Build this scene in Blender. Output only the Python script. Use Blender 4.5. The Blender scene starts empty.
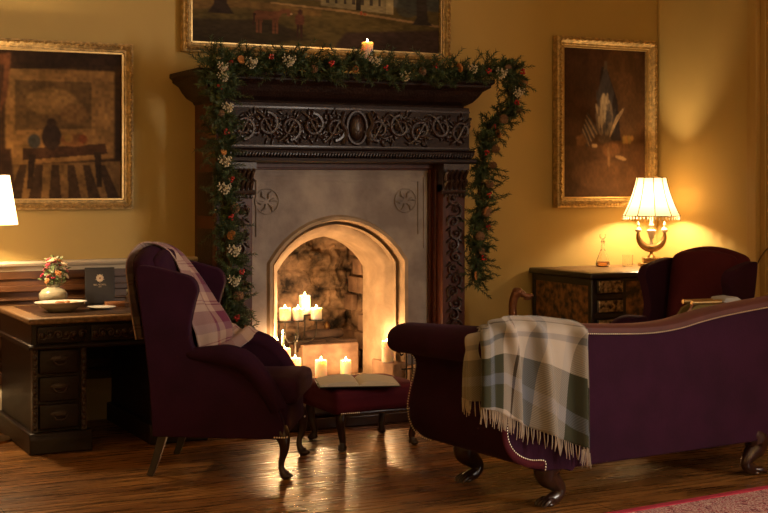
import bpy, math, random
import numpy as np
from mathutils import Vector, Matrix, noise
random.seed(7)
R = math.radians; PI = math.pi
sc = bpy.context.scene; C = sc.collection

# ------------------------------------------------------------------ materials
def mat(name, col, rough=.6, metal=0, bump=0, bscale=40, var=0, vscale=8, stretch=(1,1,1), sheen=0, coat=0, col2=None, detail=6, sub=0, trans=0, spec=None):
    m = bpy.data.materials.new(name); m.use_nodes = True
    nt = m.node_tree; N = nt.nodes; L = nt.links; b = N['Principled BSDF']
    b.inputs['Base Color'].default_value = (*col, 1); b.inputs['Roughness'].default_value = rough; b.inputs['Metallic'].default_value = metal
    if spec is not None: b.inputs['Specular IOR Level'].default_value = spec
    if sheen:
        b.inputs['Sheen Weight'].default_value = sheen; b.inputs['Sheen Roughness'].default_value = .35
        b.inputs['Sheen Tint'].default_value = (*[min(1, c*4+.1) for c in col], 1)
    if coat: b.inputs['Coat Weight'].default_value = coat; b.inputs['Coat Roughness'].default_value = .15
    if sub:
        b.inputs['Subsurface Weight'].default_value = sub; b.inputs['Subsurface Radius'].default_value = (1, .6, .3); b.inputs['Subsurface Scale'].default_value = .04
    if trans: b.inputs['Transmission Weight'].default_value = trans
    tc = N.new('ShaderNodeTexCoord'); mp = N.new('ShaderNodeMapping'); mp.inputs['Scale'].default_value = stretch
    L.new(tc.outputs['Object'], mp.inputs['Vector'])
    if var or col2:
        n = N.new('ShaderNodeTexNoise'); n.inputs['Scale'].default_value = vscale; n.inputs['Detail'].default_value = detail
        L.new(mp.outputs[0], n.inputs['Vector'])
        r = N.new('ShaderNodeValToRGB'); r.color_ramp.elements[0].position = .35; r.color_ramp.elements[1].position = .68
        c2 = col2 or tuple(c*(1-var) for c in col)
        r.color_ramp.elements[0].color = (*c2, 1); r.color_ramp.elements[1].color = (*col, 1)
        L.new(n.outputs['Fac'], r.inputs[0]); L.new(r.outputs[0], b.inputs['Base Color'])
    if bump:
        n2 = N.new('ShaderNodeTexNoise'); n2.inputs['Scale'].default_value = bscale; n2.inputs['Detail'].default_value = 5
        L.new(mp.outputs[0], n2.inputs['Vector'])
        bp = N.new('ShaderNodeBump'); bp.inputs['Strength'].default_value = bump; bp.inputs['Distance'].default_value = .01
        L.new(n2.outputs['Fac'], bp.inputs['Height']); L.new(bp.outputs[0], b.inputs['Normal'])
    return m

def emis(name, col, s):
    m = bpy.data.materials.new(name); m.use_nodes = True; nt = m.node_tree
    nt.nodes.remove(nt.nodes['Principled BSDF']); e = nt.nodes.new('ShaderNodeEmission')
    e.inputs[0].default_value = (*col, 1); e.inputs[1].default_value = s
    nt.links.new(e.outputs[0], nt.nodes['Material Output'].inputs[0]); return m

def attr_mat(name, rough=.5):
    m = mat(name, (1,1,1), rough=rough, bump=.15, bscale=120, spec=.12)
    a = m.node_tree.nodes.new('ShaderNodeAttribute'); a.attribute_name = 'paint'
    m.node_tree.links.new(a.outputs['Color'], m.node_tree.nodes['Principled BSDF'].inputs['Base Color']); return m

def plaid(name, bands_u, bands_v, nu, nv):
    m = mat(name, (1,1,1), rough=.95, bump=.3, bscale=400, sheen=.3); nt = m.node_tree; N = nt.nodes; L = nt.links; b = N['Principled BSDF']
    uv = N.new('ShaderNodeTexCoord'); s = N.new('ShaderNodeSeparateXYZ'); L.new(uv.outputs['UV'], s.inputs[0])
    outs = []
    for ax, bands, n in (('X', bands_u, nu), ('Y', bands_v, nv)):
        k = N.new('ShaderNodeMath'); k.operation = 'MULTIPLY'; k.inputs[1].default_value = n; L.new(s.outputs[ax], k.inputs[0])
        f = N.new('ShaderNodeMath'); f.operation = 'FRACT'; L.new(k.outputs[0], f.inputs[0])
        r = N.new('ShaderNodeValToRGB'); r.color_ramp.interpolation = 'CONSTANT'; e = r.color_ramp.elements
        e[0].position = 0; e[0].color = (*bands[0][1], 1); e[1].position = bands[1][0]; e[1].color = (*bands[1][1], 1)
        for p, c in bands[2:]:
            q = e.new(p); q.color = (*c, 1)
        L.new(f.outputs[0], r.inputs[0]); outs.append(r)
    w = N.new('ShaderNodeTexWave'); w.inputs['Scale'].default_value = 90; L.new(uv.outputs['UV'], w.inputs['Vector']); w.bands_direction = 'DIAGONAL'
    mm = N.new('ShaderNodeMapRange'); L.new(w.outputs['Fac'], mm.inputs[0]); mm.inputs[3].default_value = .35; mm.inputs[4].default_value = .65
    mx = N.new('ShaderNodeMix'); mx.data_type = 'RGBA'; L.new(mm.outputs[0], mx.inputs[0]); L.new(outs[0].outputs[0], mx.inputs[6]); L.new(outs[1].outputs[0], mx.inputs[7])
    L.new(mx.outputs[2], b.inputs['Base Color']); return m

M = {}
M['wall'] = mat('ochre_paint', (.61,.43,.14), rough=.75, var=.1, vscale=1.5, bump=.08, bscale=60)
M['wall_trim'] = mat('ochre_woodwork', (.55,.36,.11), rough=.5)
M['ceiling'] = mat('ceiling_paint', (.7,.62,.48), rough=.9)
M['cream'] = mat('cream_paint', (.72,.62,.45), rough=.45, var=.06)
M['panel'] = mat('panel_wood', (.115,.045,.016), rough=.4, var=.5, vscale=3, stretch=(1,1,8), coat=.2)
M['carved'] = mat('dark_carved_oak', (.030,.012,.008), rough=.5, var=.4, vscale=10, bump=.6, bscale=60, spec=.3)
M['carved2'] = mat('carved_relief_oak', (.038,.017,.012), rough=.3, bump=.5, bscale=80, coat=.15)
M['redwood'] = mat('red_brown_oak', (.10,.024,.010), rough=.42, var=.4, vscale=6, stretch=(6,6,1), spec=.35)
M['stone'] = mat('pale_stone', (.46,.40,.36), rough=.8, col2=(.27,.225,.21), vscale=5, bump=.35, bscale=30)
M['stone_warm'] = mat('arch_stone', (.52,.38,.25), rough=.75, var=.3, vscale=9, bump=.3, bscale=40)
M['soot'] = mat('sooty_brick', (.50,.33,.20), rough=.9, col2=(.022,.015,.011), vscale=7, bump=1.0, bscale=14, detail=9)
M['ashstone'] = mat('scorched_stone', (.42,.27,.17), rough=.85, col2=(.2,.12,.08), vscale=7, bump=.5, bscale=30)
M['log'] = mat('charred_log', (.10,.06,.04), rough=.9, bump=.8, bscale=30, var=.7)
M['gold'] = mat('gilt_frame', (.80,.56,.24), rough=.42, metal=.55, var=.5, vscale=30, bump=1.0, bscale=70)
M['gold_plain'] = mat('gilt_slip', (.62,.42,.17), rough=.35, metal=.8, var=.2, bump=.2)
M['brass'] = mat('aged_brass', (.42,.25,.10), rough=.3, metal=1, var=.4, vscale=20)
M['bronze'] = mat('bronze_carving', (.26,.10,.045), rough=.35, metal=.35, bump=.5, bscale=50, coat=.3)
M['iron'] = mat('black_iron', (.03,.025,.02), rough=.45, metal=.8)
M['velvet'] = mat('plum_velvet', (.034,.0055,.022), rough=.9, sheen=.12, var=.3, vscale=5, bump=.1, bscale=90, spec=.2)
M['velvet_red'] = mat('wine_velvet', (.075,.009,.015), rough=.9, sheen=.12, var=.2, vscale=5, bump=.1, bscale=90, spec=.2)
M['velvet_stool'] = mat('stool_velvet', (.10,.010,.022), rough=.85, sheen=.15, spec=.2, var=.2, vscale=6)
M['rail'] = mat('sofa_top_band', (.10,.028,.022), rough=.6, sheen=.2, var=.2)
M['mahog'] = mat('mahogany', (.035,.012,.008), rough=.28, coat=.3, var=.3, vscale=14)
M['nail'] = mat('brass_nail', (.90,.76,.55), rough=.3, metal=.6)
M['wax'] = mat('ivory_wax', (.93,.82,.62), rough=.5, sub=.9)
M['flame'] = emis('candle_flame', (1,.62,.22), 60)
M['canvas'] = attr_mat('oil_painting', .6)
M['deskwood'] = mat('desk_dark_oak', (.022,.010,.006), rough=.45, var=.4, vscale=5, stretch=(1,1,6), spec=.35, bump=.2)
M['desktop'] = mat('desk_top_edge', (.30,.17,.08), rough=.4, var=.5, vscale=40, bump=.4, bscale=60)
M['leather'] = mat('desk_leather', (.06,.028,.015), rough=.3, coat=.3)
M['marq'] = mat('marquetry_veneer', (.50,.22,.07), rough=.3, col2=(.035,.014,.008), vscale=17, detail=2.5, coat=.5)
M['ebony'] = mat('ebonised_wood', (.022,.014,.012), rough=.3, coat=.4)
M['brasspanel'] = mat('brass_inlay', (.66,.48,.24), rough=.3, metal=.5, col2=(.04,.025,.015), vscale=34, detail=2, coat=.3)
M['glass'] = mat('clear_glass', (1,1,1), rough=.02, trans=1, spec=.5); 
M['liquor'] = mat('amber_spirit', (.95,.45,.18), rough=.02, trans=1)
M['white_china'] = mat('white_china', (.78,.74,.66), rough=.2, coat=.4)
M['pearl'] = mat('pearly_vase_glaze', (.52,.47,.33), rough=.22, coat=.6, var=.35, vscale=9)
M['alab'] = mat('alabaster', (.70,.58,.42), rough=.4)
M['black_card'] = mat('black_card', (.022,.017,.014), rough=.55)
M['print'] = mat('pale_gold_print', (.72,.55,.36), rough=.6)
M['boxwood'] = mat('orange_brown_box', (.38,.15,.055), rough=.5, var=.2)
M['paper'] = mat('page_paper', (.78,.70,.55), rough=.9)
M['news'] = mat('folded_paper', (.50,.52,.56), rough=.8)
M['green'] = mat('olive_green_panel', (.20,.15,.045), rough=.8, bump=.2)
M['skin'] = None
M['needle'] = mat('pine_needles', (.070,.115,.042), rough=.6, var=.6, vscale=9)
M['leaf'] = mat('broad_leaf', (.15,.20,.075), rough=.5, var=.5, vscale=9)
M['stem'] = mat('brown_stem', (.12,.07,.03), rough=.8)
M['berry'] = mat('red_berry', (.45,.03,.03), rough=.25, coat=.4)
M['cone'] = mat('pine_cone_scale', (.26,.14,.07), rough=.7, var=.4)
M['frost'] = mat('pale_dried_blossom', (.72,.64,.46), rough=.8)
M['orange'] = mat('dried_orange', (.50,.20,.05), rough=.6, var=.3)
M['pink'] = mat('pink_petal', (.62,.16,.18), rough=.6, var=.3)
M['creampetal'] = mat('cream_petal', (.80,.62,.42), rough=.6)
M['redpetal'] = mat('crimson_petal', (.36,.02,.05), rough=.6)
M['plaid_sofa'] = plaid('grey_green_plaid',
    [(0,(0.446,0.385,0.317)),(.16,(0.360,0.329,0.302)),(.22,(0.030,0.032,0.013)),(.40,(0.106,0.128,0.160)),(.46,(0.032,0.034,0.016)),(.58,(0.432,0.364,0.302)),(.70,(0.059,0.026,0.016)),(.73,(0.446,0.385,0.324)),(.90,(0.170,0.180,0.203))],
    [(0,(0.446,0.385,0.317)),(.20,(0.032,0.034,0.016)),(.36,(0.117,0.132,0.166)),(.42,(0.032,0.032,0.013)),(.55,(0.418,0.350,0.288)),(.68,(0.054,0.026,0.016)),(.71,(0.432,0.371,0.310)),(.92,(0.194,0.189,0.194))], 1.75, 1.9)
M['plaid_chair'] = plaid('pink_burgundy_plaid',
    [(0,(0.484,0.331,0.266)),(.28,(0.195,0.036,0.074)),(.31,(0.484,0.331,0.266)),(.36,(0.172,0.029,0.067)),(.62,(0.296,0.187,0.207)),(.72,(0.484,0.331,0.266))],
    [(0,(0.499,0.346,0.266)),(.22,(0.195,0.036,0.074)),(.25,(0.484,0.331,0.266)),(.30,(0.156,0.029,0.067)),(.33,(0.484,0.331,0.266)),(.5,(0.156,0.029,0.074)),(.8,(0.265,0.144,0.178))], 1.3, 4.0)

def floor_mat():
    m = mat('wide_oak_boards', (.3,.15,.06), rough=.32); nt = m.node_tree; N = nt.nodes; L = nt.links; b = N['Principled BSDF']
    tc = N['Texture Coordinate'] if 'Texture Coordinate' in N else N.new('ShaderNodeTexCoord')
    br = N.new('ShaderNodeTexBrick'); br.inputs['Scale'].default_value = 1; br.inputs['Brick Width'].default_value = 2.6; br.inputs['Row Height'].default_value = .20
    br.inputs['Mortar Size'].default_value = .0035; br.inputs['Color1'].default_value = (.50,.25,.08,1); br.inputs['Color2'].default_value = (.30,.135,.042,1); br.inputs['Mortar'].default_value = (.02,.01,.005,1)
    L.new(tc.outputs['Object'], br.inputs['Vector'])
    mp = N.new('ShaderNodeMapping'); mp.inputs['Scale'].default_value = (1.2, 14, 1); L.new(tc.outputs['Object'], mp.inputs[0])
    n = N.new('ShaderNodeTexNoise'); n.inputs['Scale'].default_value = 2.2; n.inputs['Detail'].default_value = 8; L.new(mp.outputs[0], n.inputs['Vector'])
    r = N.new('ShaderNodeValToRGB'); r.color_ramp.elements[0].position = .3; r.color_ramp.elements[0].color = (.42,.38,.34,1); r.color_ramp.elements[1].position = .7; r.color_ramp.elements[1].color = (1.25,1.2,1.1,1)
    L.new(n.outputs['Fac'], r.inputs[0])
    mx = N.new('ShaderNodeMix'); mx.data_type = 'RGBA'; mx.blend_type = 'MULTIPLY'; mx.inputs[0].default_value = 1
    n5 = N.new('ShaderNodeTexNoise'); n5.inputs['Scale'].default_value = 1.6; n5.inputs['Detail'].default_value = 6; n5.inputs['Roughness'].default_value = .7; mp5 = N.new('ShaderNodeMapping'); mp5.inputs['Scale'].default_value = (1,3,1); L.new(tc.outputs['Object'], mp5.inputs[0]); L.new(mp5.outputs[0], n5.inputs['Vector'])
    r5 = N.new('ShaderNodeValToRGB'); r5.color_ramp.elements[0].position = .34; r5.color_ramp.elements[0].color = (.30,.27,.25,1); r5.color_ramp.elements[1].position = .6; r5.color_ramp.elements[1].color = (1.05,1,.95,1); L.new(n5.outputs['Fac'], r5.inputs[0])
    m5 = N.new('ShaderNodeMix'); m5.data_type = 'RGBA'; m5.blend_type = 'MULTIPLY'; m5.inputs[0].default_value = 1; L.new(br.outputs['Color'], m5.inputs[6]); L.new(r5.outputs[0], m5.inputs[7])
    L.new(m5.outputs[2], mx.inputs[6]); L.new(r.outputs[0], mx.inputs[7]); L.new(mx.outputs[2], b.inputs['Base Color'])
    mr = N.new('ShaderNodeMapRange'); mr.inputs[3].default_value = .15; mr.inputs[4].default_value = .42; L.new(n.outputs['Fac'], mr.inputs[0]); L.new(mr.outputs[0], b.inputs['Roughness'])
    bp = N.new('ShaderNodeBump'); bp.inputs['Strength'].default_value = .45; bp.inputs['Distance'].default_value = .01
    n3 = N.new('ShaderNodeTexNoise'); n3.inputs['Scale'].default_value = 9; n3.inputs['Detail'].default_value = 5; mp3 = N.new('ShaderNodeMapping'); mp3.inputs['Scale'].default_value = (.6, 2.5, 1); L.new(tc.outputs['Object'], mp3.inputs[0]); L.new(mp3.outputs[0], n3.inputs['Vector'])
    ad = N.new('ShaderNodeMath'); ad.operation = 'SUBTRACT'; L.new(n3.outputs['Fac'], ad.inputs[0]); L.new(br.outputs['Fac'], ad.inputs[1])
    L.new(ad.outputs[0], bp.inputs['Height']); L.new(bp.outputs[0], b.inputs['Normal'])
    return m
M['floor'] = floor_mat()

def rug_mat():
    m = mat('red_floral_carpet', (.3,.05,.06), rough=.95, bump=.6, bscale=300); nt = m.node_tree; N = nt.nodes; L = nt.links
    tc = N['Texture Coordinate']; v = N.new('ShaderNodeTexVoronoi'); v.inputs['Scale'].default_value = 34; L.new(tc.outputs['Object'], v.inputs['Vector'])
    n = N.new('ShaderNodeTexNoise'); n.inputs['Scale'].default_value = 26; n.inputs['Detail'].default_value = 3; L.new(tc.outputs['Object'], n.inputs['Vector'])
    ad = N.new('ShaderNodeMath'); ad.operation = 'MULTIPLY'; L.new(v.outputs['Distance'], ad.inputs[0]); L.new(n.outputs['Fac'], ad.inputs[1])
    r = N.new('ShaderNodeValToRGB'); r.color_ramp.interpolation = 'CONSTANT'; e = r.color_ramp.elements
    e[0].color = (.34,.06,.08,1); e[1].position = .12; e[1].color = (.75,.58,.50,1)
    for p, c in ((.2,(.42,.05,.09)),(.27,(.68,.46,.42)),(.36,(.25,.05,.07))): q = e.new(p); q.color = (*c, 1)
    L.new(ad.outputs[0], r.inputs[0]); L.new(r.outputs[0], N['Principled BSDF'].inputs['Base Color']); return m
M['rug'] = rug_mat()
M['rugedge'] = mat('crimson_rug_border', (.5,.03,.07), rough=.95, bump=.5, bscale=300)

def shade_mat():
    m = bpy.data.materials.new('cream_silk_shade'); m.use_nodes = True; nt = m.node_tree; N = nt.nodes; L = nt.links
    N.remove(N['Principled BSDF']); d = N.new('ShaderNodeBsdfDiffuse'); t = N.new('ShaderNodeBsdfTranslucent'); a = N.new('ShaderNodeMixShader')
    d.inputs[0].default_value = (.85,.74,.56,1); t.inputs[0].default_value = (.95,.78,.52,1); a.inputs[0].default_value = .22
    L.new(d.outputs[0], a.inputs[1]); L.new(t.outputs[0], a.inputs[2]); L.new(a.outputs[0], N['Material Output'].inputs[0]); return m
M['shade'] = shade_mat()

# ------------------------------------------------------------------ mesh builder
def cat(pts, n=6, closed=False):
    P = [Vector(p) for p in pts]; out = []; m = len(P); rng = m if closed else m-1
    for i in range(rng):
        g = (lambda k: P[k % m]) if closed else (lambda k: P[max(0, min(m-1, k))])
        a, b, c, d = g(i-1), g(i), g(i+1), g(i+2)
        for k in range(n):
            t = k/n
            out.append(.5*((2*b)+(c-a)*t+(2*a-5*b+4*c-d)*t*t+(3*b-a-3*c+d)*t*t*t))
    if not closed: out.append(P[-1])
    return out
def catn(rows, n=6):   # rows of tuples any length
    P = [np.array(p, float) for p in rows]; out = []; m = len(P)
    for i in range(m-1):
        a, b, c, d = P[max(0,i-1)], P[i], P[i+1], P[min(m-1,i+2)]
        for k in range(n):
            t = k/n; out.append(.5*((2*b)+(c-a)*t+(2*a-5*b+4*c-d)*t*t+(3*b-a-3*c+d)*t*t*t))
    out.append(P[-1]); return out

class MB:
    def __init__(s): s.v = []; s.f = []; s.uv = None; s.col = None
    def add(s, vs, fs, T=None):
        o = len(s.v)
        s.v += [tuple(T @ Vector(v)) if T else tuple(v) for v in vs]; s.f += [tuple(i+o for i in f) for f in fs]; return s
    def box(s, x0, x1, y0, y1, z0, z1, T=None):
        return s.add([(x0,y0,z0),(x1,y0,z0),(x1,y1,z0),(x0,y1,z0),(x0,y0,z1),(x1,y0,z1),(x1,y1,z1),(x0,y1,z1)],
                     [(0,3,2,1),(4,5,6,7),(0,1,5,4),(1,2,6,5),(2,3,7,6),(3,0,4,7)], T)
    def lathe(s, prof, c=(0,0,0), seg=24, T=None, sx=1, sy=1, cap=True):
        vs = []; fs = []
        for r, z in prof:
            for k in range(seg):
                a = 2*PI*k/seg; vs.append((c[0]+r*math.cos(a)*sx, c[1]+r*math.sin(a)*sy, c[2]+z))
        for i in range(len(prof)-1):
            for k in range(seg):
                k2 = (k+1) % seg; fs.append((i*seg+k, i*seg+k2, (i+1)*seg+k2, (i+1)*seg+k))
        if cap:
            if prof[0][0] > 1e-6: fs.append(tuple(range(seg-1, -1, -1)))
            if prof[-1][0] > 1e-6: fs.append(tuple(range((len(prof)-1)*seg, len(prof)*seg)))
        return s.add(vs, fs, T)
    def tube(s, pts, rad, seg=8, sq=(1,1), up=None, T=None):
        P = [Vector(p) for p in pts]; n = len(P)
        if not hasattr(rad, '__len__'): rad = [rad]*n
        vs = []; fs = []; prev = None
        for i in range(n):
            t = (P[min(n-1,i+1)]-P[max(0,i-1)]); t = t.normalized() if t.length > 1e-9 else Vector((0,0,1))
            if prev is None:
                u = Vector(up) if up else (Vector((0,0,1)) if abs(t.z) < .9 else Vector((1,0,0)))
                a = (u - t*u.dot(t)).normalized()
            else:
                a = (prev - t*prev.dot(t)); a = a.normalized() if a.length > 1e-6 else prev
            prev = a; b = t.cross(a)
            for k in range(seg):
                w = 2*PI*k/seg; vs.append(P[i]+a*(math.cos(w)*rad[i]*sq[0])+b*(math.sin(w)*rad[i]*sq[1]))
        for i in range(n-1):
            for k in range(seg):
                k2 = (k+1) % seg; fs.append((i*seg+k, i*seg+k2, (i+1)*seg+k2, (i+1)*seg+k))
        fs.append(tuple(range(seg-1, -1, -1))); fs.append(tuple(range((n-1)*seg, n*seg)))
        return s.add(vs, fs, T)
    def ell(s, c, r, T=None, seg=12, rings=8):
        vs = []; fs = []
        for i in range(rings+1):
            p = PI*i/rings
            for k in range(seg):
                a = 2*PI*k/seg; vs.append((c[0]+r[0]*math.sin(p)*math.cos(a), c[1]+r[1]*math.sin(p)*math.sin(a), c[2]-r[2]*math.cos(p)))
        for i in range(rings):
            for k in range(seg):
                k2 = (k+1) % seg; fs.append((i*seg+k, i*seg+k2, (i+1)*seg+k2, (i+1)*seg+k))
        return s.add(vs, fs, T)
    def slab(s, outline, ax, t0, t1, T=None):  # outline 2D; ax 'x','y','z' = thickness axis
        n = len(outline)
        def mk(p, t): return {'x': (t, p[0], p[1]), 'y': (p[0], t, p[1]), 'z': (p[0], p[1], t)}[ax]
        vs = [mk(p, t0) for p in outline]+[mk(p, t1) for p in outline]
        fs = [tuple(range(n-1, -1, -1)), tuple(range(n, 2*n))]+[(i, (i+1) % n, n+(i+1) % n, n+i) for i in range(n)]
        return s.add(vs, fs, T)
    def rbox(s, c, sz, r, n=8, fn=None, T=None):  # rounded padded box, dense, deformable
        hx, hy, hz = [q/2 for q in sz]; vs = []; fs = []; idx = {}
        def lin(h):
            k = max(2, n); a = [-h, -h+r*.3, -h+r]; b = [h-r, h-r*.3, h]
            mid = [(-h+r)+(2*h-2*r)*(i/k) for i in range(1, k)] if h > r*1.01 else [0]
            return a+mid+b
        X, Y, Z = lin(hx), lin(hy), lin(hz)
        def pt(i, j, k):
            key = (i, j, k)
            if key in idx: return idx[key]
            p = Vector((X[i], Y[j], Z[k]))
            q = Vector((max(-hx+r, min(hx-r, p.x)) if hx > r else 0, max(-hy+r, min(hy-r, p.y)) if hy > r else 0, max(-hz+r, min(hz-r, p.z)) if hz > r else 0))
            d = p-q
            rr = Vector((min(r,hx), min(r,hy), min(r,hz)))
            if d.length > 1e-9:
                dn = Vector((d.x/rr.x, d.y/rr.y, d.z/rr.z)).normalized(); p = q+Vector((dn.x*rr.x, dn.y*rr.y, dn.z*rr.z))
            idx[key] = len(vs); vs.append(tuple(p)); return idx[key]
        nx, ny, nz = len(X)-1, len(Y)-1, len(Z)-1
        for i in range(nx):
            for j in range(ny):
                fs.append((pt(i,j,0), pt(i,j+1,0), pt(i+1,j+1,0), pt(i+1,j,0))); fs.append((pt(i,j,nz), pt(i+1,j,nz), pt(i+1,j+1,nz), pt(i,j+1,nz)))
        for i in range(nx):
            for k in range(nz):
                fs.append((pt(i,0,k), pt(i+1,0,k), pt(i+1,0,k+1), pt(i,0,k+1))); fs.append((pt(i,ny,k), pt(i,ny,k+1), pt(i+1,ny,k+1), pt(i+1,ny,k)))
        for j in range(ny):
            for k in range(nz):
                fs.append((pt(0,j,k), pt(0,j,k+1), pt(0,j+1,k+1), pt(0,j+1,k))); fs.append((pt(nx,j,k), pt(nx,j+1,k), pt(nx,j+1,k+1), pt(nx,j,k+1)))
        vs = [(v[0]+c[0], v[1]+c[1], v[2]+c[2]) for v in vs]
        if fn: vs = [fn(*v) for v in vs]
        return s.add(vs, fs, T)
    def build(s, name, m, parent=None, bevel=0, smooth=True, angle=40, solid=0, seg=2, loc=None, sub=0):
        me = bpy.data.meshes.new(name); me.from_pydata(s.v, [], s.f)
        if s.uv:
            l = me.uv_layers.new(name='UVMap')
            for lp in me.loops: l.data[lp.index].uv = s.uv[lp.vertex_index]
        if s.col is not None:
            a = me.color_attributes.new('paint', 'FLOAT_COLOR', 'POINT'); a.data.foreach_set('color', np.asarray(s.col, np.float32).ravel())
        me.materials.append(M[m] if isinstance(m, str) else m)
        if smooth:
            me.polygons.foreach_set('use_smooth', [True]*len(me.polygons)); me.set_sharp_from_angle(angle=R(angle))
        me.validate(); me.update()
        o = bpy.data.objects.new(name, me); C.objects.link(o); o.parent = parent
        if loc: o.location = loc
        if solid:
            d = o.modifiers.new('s', 'SOLIDIFY'); d.thickness = solid; d.offset = 0
        if sub:
            d = o.modifiers.new('u', 'SUBSURF'); d.levels = sub; d.render_levels = sub
        if bevel:
            d = o.modifiers.new('b', 'BEVEL'); d.width = bevel; d.segments = seg; d.limit_method = 'ANGLE'; d.angle_limit = R(35)
        return o

def tag(o, label, cat_, group=None):
    o['label'] = label; o['category'] = cat_
    if group: o['group'] = group
    return o
def thing(name, label, cat_, loc=(0,0,0), rz=0, group=None):
    o = bpy.data.objects.new(name, None); C.objects.link(o); o.location = loc; o.rotation_euler = (0,0,R(rz)); return tag(o, label, cat_, group)
def struct(o): o['kind'] = 'structure'; return o
def copy_tree(o, parent=None):
    c = o.copy(); C.objects.link(c); c.parent = parent
    for ch in [q for q in C.objects if q.parent == o]: copy_tree(ch, c)
    return c
def TR(loc=(0,0,0), rx=0, ry=0, rz=0, s=1):
    return Matrix.Translation(loc) @ Matrix.Rotation(R(rz),4,'Z') @ Matrix.Rotation(R(ry),4,'Y') @ Matrix.Rotation(R(rx),4,'X') @ Matrix.Scale(s,4)
def light(name, kind, loc, power, col, size=.05, parent=None):
    l = bpy.data.lights.new(name, kind); l.energy = power; l.color = col
    if kind == 'POINT': l.shadow_soft_size = size
    o = bpy.data.objects.new(name, l); C.objects.link(o); o.location = loc; o.parent = parent; return o
def grid_faces(nr, nc): return [(i*nc+j, i*nc+j+1, (i+1)*nc+j+1, (i+1)*nc+j) for i in range(nr-1) for j in range(nc-1)]

W = 8.85; XL = -1.2; XR = 7.02; Y0 = -2.2; ZC = 4.3
# ------------------------------------------------------------------ room
struct(MB().box(XL,XR,Y0,9.6,-.1,0).build('floor','floor',smooth=False))
struct(MB().box(XL,XR,Y0,W+.15,ZC,ZC+.1).build('ceiling','ceiling',smooth=False))
b = MB(); b.box(XL,3.30,W,W+.14,0,ZC); b.box(4.66,XR+.14,W,W+.14,0,ZC); b.box(3.30,4.66,W,W+.14,1.62,ZC)
struct(b.build('wall_back','wall',smooth=False))
struct(MB().box(XL-.14,XL,Y0,W,0,ZC).build('wall_left','wall',smooth=False))
struct(MB().box(XL,XR,Y0-.14,Y0,0,ZC).build('wall_front','wall',smooth=False))
b = MB(); b.box(XR,XR+.2,Y0,-.7,0,ZC); b.box(XR,XR+.2,.95,W,0,ZC); b.box(XR,XR+.2,-.7,.95,0,.8); b.box(XR,XR+.2,-.7,.95,3.6,ZC)
struct(b.build('wall_right','wall',smooth=False))
b = MB()
for y in (-.7,.1,.9): b.box(XR+.05,XR+.11,y,y+.05,.8,3.6)
for z in (.8,1.7,2.6,3.55): b.box(XR+.05,XR+.11,-.7,.95,z,z+.05)
struct(b.build('window_1','wall_trim',smooth=False))
# ceiling cornice
b = MB(); b.slab([(W,ZC),(W-.14,ZC),(W-.12,ZC-.05),(W-.05,ZC-.1),(W-.03,ZC-.16),(W,ZC-.18)],'x',XL,XR); struct(b.build('trim_1','ceiling',angle=20))
# wainscot on back wall, left of fireplace
b = MB(); x1 = 3.06
b.box(XL,x1,W-.02,W,.27,1.0)
b.box(XL,x1,W-.045,W,.27,.33); b.box(XL,x1,W-.05,W,.86,.90); b.box(XL,x1,W-.035,W,.94,1.0); b.box(XL,x1,W-.04,W,.33,.345)
for k in range(-2, 5):
    xc = .35+k*.86; xs = [xc, xc+.86]
    if xs[0] > x1-.2: continue
    e1 = min(xs[1], x1)
    b.box(xs[0]-.05,xs[0]+.05,W-.04,W,.3,.9)
    b.box(xs[0]+.11,e1-.11,W-.03,W,.42,.80); b.box(xs[0]+.09,e1-.09,W-.045,W,.80,.815); b.box(xs[0]+.09,e1-.09,W-.045,W,.395,.41)
struct(b.build('trim_2','panel',bevel=.006))
b = MB(); b.slab([(W,1.06),(W-.075,1.06),(W-.085,1.045),(W-.075,1.03),(W-.05,1.02),(W-.04,.995),(W,.99)],'x',XL,3.06); struct(b.build('trim_3','cream',angle=30))
b = MB(); b.slab([(W,0),(W-.05,0),(W-.05,.19),(W-.035,.21),(W-.03,.25),(W-.015,.275),(W,.275)],'x',XL,3.06); struct(b.build('baseboard_back','cream',angle=30))
b = MB(); b.slab([(W,0),(W-.03,0),(W-.03,.2),(W-.015,.22),(W,.22)],'x',4.95,XR); b.box(XR-.03,XR,7.75,W,0,.2); struct(b.build('baseboard_right','wall_trim',angle=30))
# door case on right wall
b = MB(); b.box(XR-.035,XR,7.68,7.75,0,3.6); b.box(XR-.06,XR,7.62,7.69,0,3.6); b.box(XR-.025,XR,7.56,7.62,0,3.6); b.box(XR-.06,XR,6.3,7.75,3.5,3.62); b.box(XR-.05,XR,6.3,6.48,0,3.5)
struct(b.build('trim_4','wall_trim',bevel=.008))
d = MB().box(XR-.02,XR,6.48,7.56,0,3.5).box(XR-.035,XR,6.6,6.97,.3,1.4).box(XR-.035,XR,7.07,7.44,.3,1.4).box(XR-.035,XR,6.6,6.97,1.6,3.3).box(XR-.035,XR,7.07,7.44,1.6,3.3).build('door_1','wall_trim',bevel=.008); struct(d)

# rug
b = MB(); b.box(0,3.2,-2.4,0,0,.012); rug = thing('rug','red and cream patterned carpet in the foreground below the sofa','rug',(3.62,5.12,0),5)
b.build('carpet_field','rug',rug,smooth=False); MB().box(-.035,3.235,-.02,.03,0,.016).box(-.035,.0,-2.4,.02,0,.016).build('border','rugedge',rug,bevel=.004)

# ------------------------------------------------------------------ fireplace
fp = thing('fireplace','tall fireplace of dark carved wood around a pale stone arch','fireplace',(0,0,0))
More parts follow.
